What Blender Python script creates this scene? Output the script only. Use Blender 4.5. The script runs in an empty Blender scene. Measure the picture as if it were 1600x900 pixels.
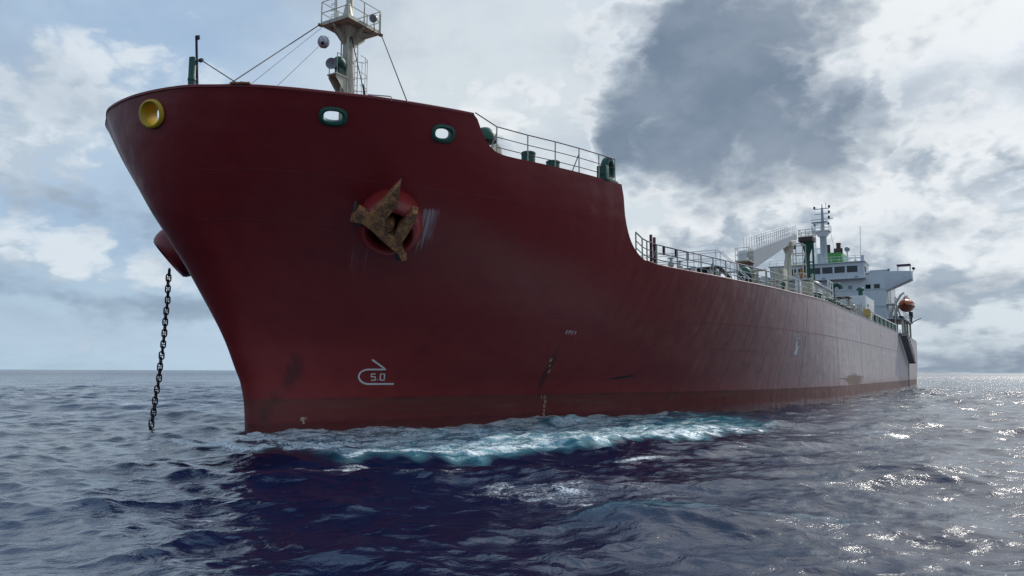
import bpy, bmesh, math, random
import numpy as np
from mathutils import Vector, Matrix

random.seed(7); rng = np.random.default_rng(7)
scene = bpy.context.scene
COL = scene.collection
R = math.radians

# ------------------------------------------------------------------ camera, light, exposure
CAM_H = 2.3
cam_d = bpy.data.cameras.new('camera'); cam = bpy.data.objects.new('camera', cam_d); COL.objects.link(cam)
cam_d.sensor_width = 36.0; cam_d.lens = 27.0; cam_d.clip_start = 0.1; cam_d.clip_end = 80000
_P, _Ro = math.atan(130.3/1200.0), R(0.21)
_fw = Vector((0, math.cos(_P), math.sin(_P))); _up = Vector((0, -math.sin(_P), math.cos(_P))); _rt = Vector((1, 0, 0))
_r = _rt*math.cos(_Ro) + _up*math.sin(_Ro); _u = _up*math.cos(_Ro) - _rt*math.sin(_Ro)
cam.matrix_world = Matrix(((_r.x, _u.x, -_fw.x, 0), (_r.y, _u.y, -_fw.y, 0), (_r.z, _u.z, -_fw.z, CAM_H), (0, 0, 0, 1)))
scene.camera = cam
scene.view_settings.view_transform = 'Standard'; scene.view_settings.look = 'None'
scene.view_settings.exposure = 0.0; scene.view_settings.gamma = 1.0
scene.view_settings.use_curve_mapping = False
scene.cycles.use_denoising = True; scene.cycles.denoiser = 'OPENIMAGEDENOISE'; scene.cycles.denoising_prefilter = 'FAST'
scene.cycles.sample_clamp_direct = 12.0     # a fine, soft glitter on the water
scene.cycles.blur_glossy = 4.0
scene.cycles.sample_clamp_indirect = 1.0
scene.cycles.max_bounces = 6; scene.cycles.caustics_reflective = False; scene.cycles.caustics_refractive = False
SUN_EL, SUN_AZ = R(38.5), R(41)
sun_d = bpy.data.lights.new('sun', 'SUN'); sun = bpy.data.objects.new('sun', sun_d); COL.objects.link(sun)
sun_d.energy = 3.0; sun_d.angle = R(1.2); sun_d.color = (1.0, 0.955, 0.9)
_sd = Vector((math.sin(SUN_AZ)*math.cos(SUN_EL), math.cos(SUN_AZ)*math.cos(SUN_EL), math.sin(SUN_EL)))
sun.rotation_euler = (-_sd).to_track_quat('-Z', 'Y').to_euler(); sun.location = (40, 40, 60)

# ------------------------------------------------------------------ small node language
class S:
    """a node socket with arithmetic"""
    def __init__(s, g, sock): s.g = g; s.k = sock
    def __add__(s, o): return s.g.m('ADD', s, o)
    def __radd__(s, o): return s.g.m('ADD', o, s)
    def __sub__(s, o): return s.g.m('SUBTRACT', s, o)
    def __rsub__(s, o): return s.g.m('SUBTRACT', o, s)
    def __mul__(s, o): return s.g.m('MULTIPLY', s, o)
    def __rmul__(s, o): return s.g.m('MULTIPLY', o, s)
    def __truediv__(s, o): return s.g.m('DIVIDE', s, o)
    def __neg__(s): return s.g.m('MULTIPLY', s, -1.0)
class G:
    def __init__(g, tree): g.t = tree
    def n(g, typ, **kw):
        nd = g.t.nodes.new(typ)
        for k, v in kw.items(): setattr(nd, k, v)
        return nd
    def put(g, sock, v):
        if isinstance(v, S): g.t.links.new(v.k, sock)
        elif isinstance(v, (int, float)):
            sock.default_value = v if not hasattr(sock.default_value, '__len__') else (v,)*len(sock.default_value)
        else: sock.default_value = tuple(v) if len(v) == len(sock.default_value) else tuple(v)+(1.0,)
    def m(g, op, *a):
        nd = g.n('ShaderNodeMath', operation=op)
        for i, v in enumerate(a): g.put(nd.inputs[i], v)
        return S(g, nd.outputs[0])
    def v(g, op, *a):
        nd = g.n('ShaderNodeVectorMath', operation=op)
        for i, x in enumerate(a): g.put(nd.inputs[i], x)
        return S(g, nd.outputs['Value' if op in ('LENGTH', 'DOT_PRODUCT') else 0])
    def sep(g, v):
        nd = g.n('ShaderNodeSeparateXYZ'); g.put(nd.inputs[0], v); return [S(g, o) for o in nd.outputs]
    def vec(g, x, y, z):
        nd = g.n('ShaderNodeCombineXYZ')
        for i, q in enumerate((x, y, z)): g.put(nd.inputs[i], q)
        return S(g, nd.outputs[0])
    def noise(g, v, scale, detail=4, rough=.55, dist=0., lac=2., col=False, typ='FBM'):
        nd = g.n('ShaderNodeTexNoise'); nd.noise_type = typ
        g.put(nd.inputs['Vector'], v)
        for k, q in (('Scale', scale), ('Detail', detail), ('Roughness', rough), ('Distortion', dist), ('Lacunarity', lac)): g.put(nd.inputs[k], q)
        return S(g, nd.outputs['Color' if col else 'Fac'])
    def voro(g, v, scale, feature='F1'):
        nd = g.n('ShaderNodeTexVoronoi', feature=feature); g.put(nd.inputs['Vector'], v); g.put(nd.inputs['Scale'], scale)
        return S(g, nd.outputs['Distance'])
    def ss(g, x, a, b, lo=0., hi=1.):
        nd = g.n('ShaderNodeMapRange', interpolation_type='SMOOTHSTEP')
        for i, q in enumerate((x, a, b, lo, hi)): g.put(nd.inputs[i], q)
        return S(g, nd.outputs[0])
    def lin(g, x, a, b, lo=0., hi=1.):
        nd = g.n('ShaderNodeMapRange')
        for i, q in enumerate((x, a, b, lo, hi)): g.put(nd.inputs[i], q)
        return S(g, nd.outputs[0])
    def mix(g, f, a, b, mode='MIX'):
        nd = g.n('ShaderNodeMix', data_type='RGBA', blend_type=mode)
        g.put(nd.inputs[0], f); g.put(nd.inputs[6], a); g.put(nd.inputs[7], b)
        return S(g, nd.outputs[2])
    def clamp(g, x): 
        nd = g.n('ShaderNodeClamp'); g.put(nd.inputs[0], x); return S(g, nd.outputs[0])
    def gauss(g, x, c, r):           # exp(-((x-c)/r)^2)
        d = (x-c)/r
        return g.m('POWER', math.e, -(d*d))
    def bump(g, h, strength, dist, normal=None):
        nd = g.n('ShaderNodeBump'); g.put(nd.inputs['Height'], h); g.put(nd.inputs['Strength'], strength); g.put(nd.inputs['Distance'], dist)
        if normal is not None: g.put(nd.inputs['Normal'], normal)
        return S(g, nd.outputs[0])

# ------------------------------------------------------------------ sky with clouds
world = bpy.data.worlds.new('World'); scene.world = world; world.use_nodes = True
def build_sky():
    t = world.node_tree; t.nodes.clear(); g = G(t)
    sky = g.n('ShaderNodeTexSky', sky_type='NISHITA', sun_disc=False, sun_elevation=SUN_EL, sun_rotation=SUN_AZ,
              altitude=0, air_density=1.0, dust_density=1.5, ozone_density=1.0)
    blue = S(g, sky.outputs[0])
    d = S(g, g.n('ShaderNodeTexCoord').outputs['Generated'])
    x, y, z = g.sep(d)
    deg = 57.29578
    az = g.m('ARCTAN2', x, y)*deg; el = g.m('ARCSINE', z)*deg
    # stretch upwards so that clouds flatten towards the horizon
    flat = g.vec(x, y, g.m('POWER', g.m('MAXIMUM', z, 0.0), 0.8)*1.9)
    w1 = g.noise(flat, 2.2, 3, .5, col=True); w2 = g.noise(flat, 7.5, 5, .62, col=True)
    ax, ay, _ = g.sep(g.v('SUBTRACT', w1, (.5, .5, .5))); wv2 = g.v('SUBTRACT', w2, (.5, .5, .5)); bx, by, _ = g.sep(wv2)
    azw = az + ax*8.0 + bx*6.0
    elw = el + ay*5.5 + by*4.5
    big = g.noise(g.v('ADD', flat, (3.1, 1.7, .4)), 1.5, 5, .5, .2)
    mid = g.noise(flat, 3.4, 7, .55, .3)
    wob = g.v('MULTIPLY', wv2, (.10, .10, .10))
    def texture(shift):
        p = g.v('ADD', flat, shift); pv = g.v('ADD', g.v('ADD', g.vec(x, y, z*1.2), shift), wob)
        fine = g.noise(p, 9.0, 8, .58, .25) - .5
        puff = (.42-g.voro(pv, 11.0))*.8 + (.42-g.voro(pv, 25.0))*.55 + (.42-g.voro(pv, 58.0))*.3      # cauliflower heads
        return fine, puff
    fine, puff = texture((0., 0., 0.))
    fine2, puff2 = texture((.018, .014, .034))                    # the same cloud a little nearer the sun
    def blob(a, e, ra, re, da=0., de=0.): return g.gauss(azw, a-da, ra)*g.gauss(elw, e-de, re)
    # blue between the veils
    base = g.mix(1.0, blue, (.115, .115, .115), 'MULTIPLY')
    base = g.mix(.6, base, g.mix(g.ss(el, 24, 50), (.29, .43, .62), (.34, .53, .80)))
    base = g.mix(g.ss(el, 0, 9, .75, 0), base, (.43, .58, .70))
    # soft layered veil, brightest towards the sun
    soft = g.noise(flat, 4.6, 7, .58, .2)
    veil = g.ss(big*.40 + mid*.34 + soft*.26, .36, .62)
    veil = g.clamp(veil*.78 + g.gauss(az, 6, 17)*g.gauss(el, 19, 13)*.50 + g.gauss(az, 32, 12)*g.gauss(el, 24, 10)*.45 - g.gauss(az, -20, 6)*g.gauss(el, 13, 3)*.15)
    veil = veil*g.ss(el, 28, 48, 1., .55)
    colr = g.mix(veil, base, g.mix(g.ss(az, -8, -24), (.60, .665, .715), (.455, .58, .715)))
    sundot = g.v('DOT_PRODUCT', d, tuple(_sd))
    aure = g.m('POWER', g.m('MAXIMUM', sundot, 0.), 14.)
    colr = g.mix(g.clamp(aure*.85), colr, (1.05, 1.05, 1.03))
    # heaped white cloud: tops towards the sun bright, bases grey
    def heap(f, p, da, de):
        B = lambda *q: blob(*q, da, de)
        h = B(-32, 17.0, 8, 4.6)*.85 + B(-20, 16.0, 6, 1.7)*.5 + B(-34, 8.6, 8, 1.9)*.8 + B(-24, 7.6, 8, 1.6)*.55 + B(-23.5, 12.6, 3, 1.0)*.6 \
            + B(-3, 18, 6, 3.4)*.55 + B(6, 20, 6, 5)*.3 + B(16, 9.0, 12, 2.8)*.78 + B(27, 11.0, 9, 5.0)*1.1 + B(36, 14.5, 6, 3.0)*.85 \
            + B(32, 6.0, 8, 3.0)*.9 + B(11, 25, 3.5, 3)*.6 + B(26, 18, 6, 2.4)*.4 + B(27, 4.2, 4, 1.2)*.4
        return h + f*1.0 + p*.95 + (big-.5)*.5
    h1 = heap(fine, puff, 0., 0.); h2 = heap(fine2, puff2, 1.1, 1.9)
    hm = g.ss(h1, .20, .70)
    shade = g.ss(h2-h1, -.36, .34)                                 # more cloud between here and the sun: darker
    heapc = g.mix(shade, (.77, .81, .835), (.31, .38, .46))
    heapc = g.mix(g.ss(az, -5, -14)*.5, heapc, (.60, .69, .77))
    colr = g.mix(hm*.85, colr, heapc)
    # grey undersides and the dark clouds
    grey = g.ss(g.noise(g.v('ADD', flat, (7.3, 2.2, 1.)), 3.6, 7, .6, .2), .48, .68)
    colr = g.mix(grey*g.ss(az, 14, 26, .32, .56)*g.ss(el, 34, 50, 1., .4), colr, (.27, .345, .44))
    dark = blob(17.5, 20.0, 8.2, 6.4)*1.15 + blob(19, 27, 7.5, 4)*.55 + blob(12.8, 24.5, 3.6, 3.4)*.75 + blob(22.5, 17, 3.6, 5)*.45 + blob(8.0, 18.0, 2.0, 2.4)*.85 + blob(12.0, 16.0, 4.5, 2.8)*.6 + blob(15, 12.5, 5, 2.4)*.30 \
        + blob(31, .8, 9, 1.9)*1.0 + blob(30, 9.2, 5, 1.6)*.50 + blob(37, 13.4, 4.5, 1.5)*.66 + blob(31, 5.0, 6, 1.3)*.45 + blob(37, 7.4, 3.5, 1.2)*.55 \
        + blob(-23, 4.9, 6.5, 1.6)*.95 + blob(-29, 11.2, 8, 2.2)*.72 + blob(-22, 10.0, 4, 1.8)*.35 + blob(-34, 5.6, 5, 1.2)*.6 \
        + blob(18, 6.8, 6, 1.2)*.42 + blob(8, 7.2, 5, 1.3)*.35 + blob(-33, 24, 6, 2)*.3
    dark = dark + fine*1.0 + (mid-.5)*.5 + puff*.8
    away = g.ss(g.m('ABSOLUTE', az-4), 44, 60)                    # the same broken cloud carries on round the sky
    dark = dark + away*g.ss(big, .47, .62)*.5 - g.ss(el, 30, 45)*.15
    dm = g.ss(dark, .12, 1.02)
    dcol = g.mix(g.ss(soft*.4+mid*.6+puff*.12, .36, .64), (.145, .20, .28), (.245, .305, .385))
    dcol = g.mix(g.ss(az, -4, -14)*.6, dcol, (.30, .40, .52))
    edge = g.ss(dark, .00, .22)*g.ss(dark, .22, .42, 1, 0)*g.ss(el, 8, 14)*g.ss(az, 0, 6)
    colr = g.mix(edge*.45, colr, (.80, .83, .85))
    colr = g.mix(dm*.95, colr, dcol)
    # below the horizon: the sea's own mean colour, so nothing bright leaks under the sea sheet
    colr = g.mix(g.ss(z, -.01, 0., 1, 0), colr, (.10, .13, .17))
    colr = g.mix(1.0, colr, (10.8, 10.8, 10.8), 'MULTIPLY')
    bg = g.n('ShaderNodeBackground'); g.put(bg.inputs[0], colr)
    t.links.new(bg.outputs[0], g.n('ShaderNodeOutputWorld').inputs[0])
    bg.inputs[1].default_value = 0.1
build_sky()

# ------------------------------------------------------------------ hull form (metres aft of the forward perpendicular, to port, above the water)
BH=12.9
WN=[.021,.021,.174,.266,.563,.932]
def pchip(xs,ys):
    xs=np.array(xs,float);ys=np.array(ys,float);h=np.diff(xs);dl=np.diff(ys)/h
    m=np.zeros_like(ys)
    for i in range(1,len(xs)-1):
        if dl[i-1]*dl[i]>0:
            w1=2*h[i]+h[i-1];w2=h[i]+2*h[i-1];m[i]=(w1+w2)/(w1/dl[i-1]+w2/dl[i])
    m[0]=dl[0];m[-1]=dl[-1]
    def f(x):
        x=np.clip(np.asarray(x,float),xs[0],xs[-1]);i=np.clip(np.searchsorted(xs,x,side='right')-1,0,len(h)-1)
        t=(x-xs[i])/h[i]
        return ((1+2*t)*(1-t)**2)*ys[i]+t*(1-t)**2*h[i]*m[i]+t*t*(3-2*t)*ys[i+1]+t*t*(t-1)*h[i]*m[i+1]
    return f
# plan curves over q = sqrt(distance aft of the stem)
fTop=pchip([0,.3,.548,.917,1.063,1.407,1.783,2.01,2.287,2.69,3.0,3.24,3.46,3.87,4.47,5.0,5.7,6.4,13],
           [0,1.2,2.2,3.3,3.88,4.94,6.02,6.73,7.49,8.55,9.3,9.87,10.33,11.0,11.85,12.4,12.83,BH,BH])
fBot=pchip([0,.3,.55,1,1.41,2.24,3.16,3.87,4.47,5.48,6.3,7.1,13],
           [0,.30,.5,.82,1.2,2.3,4.2,6.2,8.2,11.0,12.3,BH,BH])
fW=pchip([-5,0,1.35,3,5,7,9,11.3],[0,0,.10,.36,.66,.86,.96,1.0])
fX0=pchip([-4,0,.9,1.8,2.4,3.4,4.65,5.9,6.9,7.8,8.9,10.0,11.3],[.05,0,-.05,-.252,-.545,-1.035,-1.737,-2.562,-3.308,-3.896,-4.378,-4.77,-5.08])
LOA=133.0
def stem(z): return fX0(z)
fWn=pchip([-5,0,1.35,3,5,7,9,11.3],[0,0]+WN)
def half(x,z):
    """half breadth at distance x aft of the forward perpendicular and height z"""
    u=np.maximum(np.asarray(x,float)-stem(z),0); q=np.sqrt(u); wn=fWn(z); t=np.clip(u/9,0,1); t=t*t*(3-2*t); w=wn+(fW(z)-wn)*t
    y=fBot(q)*(1-w)+fTop(q)*w
    t=np.clip((np.asarray(x,float)-100)/(LOA-100),0,1)
    low=np.clip((5-np.asarray(z,float))/7,0,1)
    return y-t*t*(.55+.5*low)
fTopz=pchip([-6,2.15,2.2,2.5,2.85,3.2,3.6,4.2,9.55,9.62,9.85,10.22,10.72,11.2,11.75,12.4,13.2,14.5,20,30,45,133],
            [11.2,11.18,11.15,10.72,10.27,10.06,9.99,9.97,9.97,9.93,9.2,8.55,8.0,7.65,7.38,7.18,7.08,7.05,7.1,7.3,7.7,7.7])
def ztop(x): return fTopz(x)

THETA = R(31.873)
_ph = math.atan2(-math.cos(THETA), -math.sin(THETA))
SHIP_M = Matrix.Translation((-9.66, 28.57, 0)) @ Matrix.Rotation(_ph, 4, 'Z')
def world(a, y, z): return SHIP_M @ Vector((-a, y, z))
def to_ship(X, Y):
    """arrays of world x, y -> metres aft, metres to port"""
    dx, dy = X+9.66, Y-28.57; s, c = math.sin(THETA), math.cos(THETA)
    return dx*s+dy*c, dx*c-dy*s
def hull_pt(a, z, off=0.0, side=1):
    y = float(half(a, z)); e = .02
    ta = Vector((1, float(half(a+e, z)-half(a-e, z))/(2*e), 0)); tz = Vector((0, float(half(a, z+e)-half(a, z-e))/(2*e), 1))
    n = tz.cross(ta); n.normalize()
    if n.y < 0: n = -n
    p = Vector((a, y, z)) + n*off
    return Vector((p.x, p.y*side, p.z)), Vector((n.x, n.y*side, n.z))

# ------------------------------------------------------------------ materials
def new_mat(name):
    m = bpy.data.materials.new(name); m.use_nodes = True; m.node_tree.nodes.clear(); g = G(m.node_tree)
    out = g.n('ShaderNodeOutputMaterial'); b = g.n('ShaderNodeBsdfPrincipled'); g.t.links.new(b.outputs[0], out.inputs[0])
    return m, g, b
def paint(name, col, rough=.45, rust=.0, dirt=.25, metal=0., scale=1.0):
    """weathered paint: mottling, dirt and rust patches"""
    m, g, b = new_mat(name)
    o = S(g, g.n('ShaderNodeTexCoord').outputs['Object'])
    n1 = g.noise(o, 3.0*scale, 5, .6); n2 = g.noise(o, 14.0*scale, 4, .6)
    dark = tuple(c*.55 for c in col)
    c = g.mix(g.ss(n1, .4, .75)*dirt, col, dark)
    c = g.mix(g.ss(n2, .5, .8)*dirt*.6, c, tuple(min(1, q*.75+.03) for q in col))
    if rust > 0:
        x, y, z = g.sep(o)
        st = g.noise(g.vec(x*5., y*5., z*.6), 1.6*scale, 5, .6)
        rm = g.ss(st*.6+n1*.4, .62-rust*.16, .70-rust*.12)
        c = g.mix(rm*.85, c, g.mix(n2, (.14, .055, .02), (.26, .12, .05)))
    g.put(b.inputs['Base Color'], c); g.put(b.inputs['Roughness'], rough + (n2-.5)*.25); g.put(b.inputs['Metallic'], metal)
    g.put(b.inputs['Normal'], g.bump(n2, .15, .02))
    return m
M = {}
M['cream'] = paint('cream_paint', (.50, .48, .38), .5, .12)
M['cream_rusty'] = paint('rust_stained_cream_paint', (.52, .49, .38), .5, .55, .35)
M['crane'] = paint('crane_grey_white_paint', (.36, .39, .41), .5, .08, .25)
M['white'] = paint('white_paint', (.74, .75, .74), .45, .05, .15)
M['house'] = paint('superstructure_white_paint', (.58, .62, .645), .5, .05, .2, scale=.3)
M['green'] = paint('dark_green_paint', (.010, .085, .058), .55, .0, .3)
M['bright_green'] = paint('funnel_green_paint', (.055, .25, .05), .5, .0, .15)
M['pale_green'] = paint('pale_green_paint', (.33, .40, .35), .5, .0, .2)
M['yellow'] = paint('yellow_paint', (.56, .36, .02), .45, .2, .3)
M['red'] = paint('red_oxide_paint', (.27, .024, .024), .42, .0, .3)
M['rail_red'] = paint('dark_red_rail_paint', (.10, .016, .028), .5, .0, .3)
M['rust'] = paint('bare_rusty_steel', (.36, .165, .07), .7, .35, .75)
def rust_mat():
    m, g, b = new_mat('pitted_orange_rust')
    o = S(g, g.n('ShaderNodeTexCoord').outputs['Object']); n1 = g.noise(o, 3.2, 6, .65); n2 = g.noise(o, 11., 6, .7); n3 = g.noise(o, 38., 4, .6)
    c = g.mix(g.ss(n1, .38, .60), (.18, .078, .040), (.48, .205, .075)); c = g.mix(g.ss(n2, .50, .64)*.8, c, (.055, .034, .028)); c = g.mix(g.ss(n2, .46, .36)*.5, c, (.52, .31, .16))
    g.put(b.inputs['Base Color'], c); g.put(b.inputs['Roughness'], .8); g.put(b.inputs['Normal'], g.bump(n2*.6+n3*.4, .7, .03))
    return m
M['rust'] = rust_mat()
M['chain'] = paint('dark_chain_steel', (.035, .026, .028), .6, .2, .5)
M['black'] = paint('black_paint', (.012, .013, .016), .5, .0, .2)
M['brown'] = paint('sooty_brown_paint', (.055, .032, .028), .6, .0, .4)
M['wire'] = paint('steel_wire', (.03, .032, .038), .5, .0, .1)
M['grey'] = paint('grey_paint', (.22, .24, .26), .5, .0, .3)
M['deck'] = paint('deck_paint', (.09, .05, .045), .7, .2, .4)
M['orange'] = paint('orange_lifeboat', (.40, .095, .025), .5, .0, .35)
M['purple'] = paint('dark_purple_canvas', (.035, .025, .07), .8, .0, .2)
M['mark'] = paint('white_mark_paint', (.72, .71, .70), .6, .0, .25)
M['tan_mark'] = paint('faded_tan_mark_paint', (.50, .37, .24), .7, .0, .4)
M['seam'] = paint('weld_seam_paint', (.22, .045, .05), .5, .0, .2)
M['paleball'] = paint('faded_black_ball', (.62, .61, .64), .8, .0, .35)
def glass_mat():
    m, g, b = new_mat('dark_window_glass')
    g.put(b.inputs['Base Color'], (.008, .011, .018)); g.put(b.inputs['Roughness'], .05); g.put(b.inputs['IOR'], 1.5)
    return m
M['glass'] = glass_mat()

def hull_mat():
    m, g, b = new_mat('dark_red_hull_paint')
    o = S(g, g.n('ShaderNodeTexCoord').outputs['Object'])
    ox, oy, z = g.sep(o); a = -ox
    p = g.vec(a, oy, z)
    big = g.noise(p, .22, 5, .55); mid = g.noise(p, 1.3, 6, .6); fine = g.noise(p, 9, 5, .65)
    fl = a + z*.45*g.m('POWER', math.e, g.m('MAXIMUM', a, 0.)*(-1/18.))      # constant along the fall line of the flared plating
    streak = g.noise(g.vec(fl*2.2, 0., z*.12), 1.0, 6, .6)          # runs down the plates
    streak_f = g.noise(g.vec(fl*7., 0., z*.25), 1.0, 5, .65)
    flow = g.noise(g.vec(a*.35, oy*.35, z*5.), 1.0, 6, .62)           # scuffs along the waterline
    red = g.mix(big, (.175, .0140, .0155), (.225, .021, .020))
    red = g.mix(g.ss(z + (mid-.5)*2.2 + (big-.5)*2., 5.0, 1.4)*.60, red, g.mix(streak, (.25, .027, .026), (.31, .044, .040)))      # lower hull coloured lighter: painted-in light thrown up by foam and sea
    red = g.mix(g.ss(mid, .5, .8)*.35, red, (.085, .010, .018))
    # chalked, sun-bleached paint along the side, also whitened to stand in for grazing sun
    chalk_lit = g.ss(a, 13, 58)*(g.lin(streak, .3, .7, .66, 1.1)) 
    chalk_lit = chalk_lit*g.ss(z, .9, 2.2, .6, 1.)
    c = g.mix(g.clamp(chalk_lit*.92), red, g.mix(streak_f, (.56, .485, .475), (.76, .72, .70)))
    # old red showing through in patches, aft
    c = g.mix(g.ss(streak, .56, .66)*g.ss(a, 24, 40)*g.ss(a, 60, 95, 1, 0)*.45, c, (.20, .055, .055))
    # boot topping
    edge = z + (mid-.5)*.14 + (flow-.5)*.09
    boot = g.ss(edge, 1.20, 1.28, 1, 0)
    bc = g.mix(flow, (.20, .032, .028), (.15, .028, .026))
    bc = g.mix(g.ss(z, .55, 1.0)*g.ss(flow, .3, .6)*.55, bc, (.16, .055, .040))
    bc = g.mix(g.ss(a, 20, 70)*.55, bc, (.17, .10, .09))
    c = g.mix(boot, c, bc)
    wet = g.ss(z + (flow-.5)*.5 + (mid-.5)*.35, .22, .50, 1, 0)          # kept wet by the wash
    c = g.mix(wet*.55, c, (.075, .016, .018))
    scum = g.ss(flow*.6+fine*.4, .52, .66)*g.ss(z, .2, .6)*g.ss(z, 1.25, .95)
    c = g.mix(scum*.35, c, (.22, .12, .10))
    lip = g.gauss(edge, 1.22, .05)*g.ss(mid, .36, .6)
    c = g.mix(lip*.55, c, (.05, .022, .020))
    # rust and scuffs, aft side
    rz = g.gauss(a, 55, 4)*g.gauss(z, 1.2, 1.2) + g.gauss(a, 54, 11)*g.gauss(z, 1.75, .35)*.7
    flow2 = g.noise(g.vec(a*.22, 0., z*7.), 1.0, 6, .65)
    rustm = g.ss(flow2*.62+streak_f*.38+rz*.26, .62, .74)
    c = g.mix(g.clamp(rustm*g.ss(a, 26, 50)*g.ss(z, 3.4, 1.8)*.9), c, g.mix(fine, (.10, .05, .03), (.20, .105, .05)))
    vr = g.ss(g.noise(g.vec(a*1.1, 0., z*.03), 1.0, 3, .7), .64, .70)*g.ss(a, 45, 60)
    c = g.mix(vr*.6, c, (.13, .07, .05))
    # scraped stem and the dark scuff
    sc = g.gauss(a, 1.05, .5)*g.gauss(z, 2.2, 1.0) + g.gauss(a, .30, .42)*g.gauss(z, .9, .9)*.8
    c = g.mix(g.clamp(g.ss(sc*.8+(mid-.5)*.9+(streak_f-.5)*.5, .34, .8)*.7), c, (.040, .018, .020))
    s2 = g.gauss(a, 16.2, 1.0)*g.gauss(z-(a-16.2)*.11, 2.02, .09)
    c = g.mix(g.clamp(g.ss(s2+(fine-.5)*.6, .4, .75)), c, (.028, .018, .022))
    s3 = g.gauss(a, 11.2-(z-2.5)*.55, .22)*g.gauss(z, 2.3, 1.3)
    c = g.mix(g.clamp(g.ss(s3+(fine-.5)*.8, .35, .8)*.7), c, (.055, .018, .018))
    # salt runs below the anchor pocket
    av = a + .42*(z-7.8)                       # follows the fall line of the flared plating
    an = g.gauss(av, 2.02, .26)*g.ss(z, 5.9, 7.3)*g.ss(z, 8.15, 7.9)
    an = an + g.gauss(av, .55, .42)*g.ss(z, 4.8, 6.4)*g.ss(z, 7.0, 6.4)*.42
    runs = g.noise(g.vec(av*17., 0., z*.55), 1.0, 4, .7)
    c = g.mix(g.clamp(g.ss(runs+an*.25, .60, .78)*an*.8), c, (.45, .40, .42))
    c = g.mix(g.ss(fine, .56, .76)*.26, c, (.05, .02, .024))
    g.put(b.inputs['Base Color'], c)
    g.put(b.inputs['Roughness'], g.clamp(.43 + (mid-.5)*.25 + chalk_lit*.14 + boot*.06 - wet*.28))
    g.put(b.inputs['Specular IOR Level'], .42)
    plate = g.noise(p, .8, 3, .5)
    rib = g.m('SINE', fl*7.4)*g.ss(g.noise(p, .45, 2, .5), .42, .62)*.07 + g.m('SINE', z*9.0)*g.ss(g.noise(g.v('ADD', p, (9., 3., 1.)), .4, 2, .5), .48, .66)*.05      # plating dented in between frames
    nrm = g.bump(plate + rib, .5, .12); nrm = g.bump(fine, .10, .02, nrm)
    g.put(b.inputs['Normal'], nrm)
    return m
M['hull'] = hull_mat()

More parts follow.
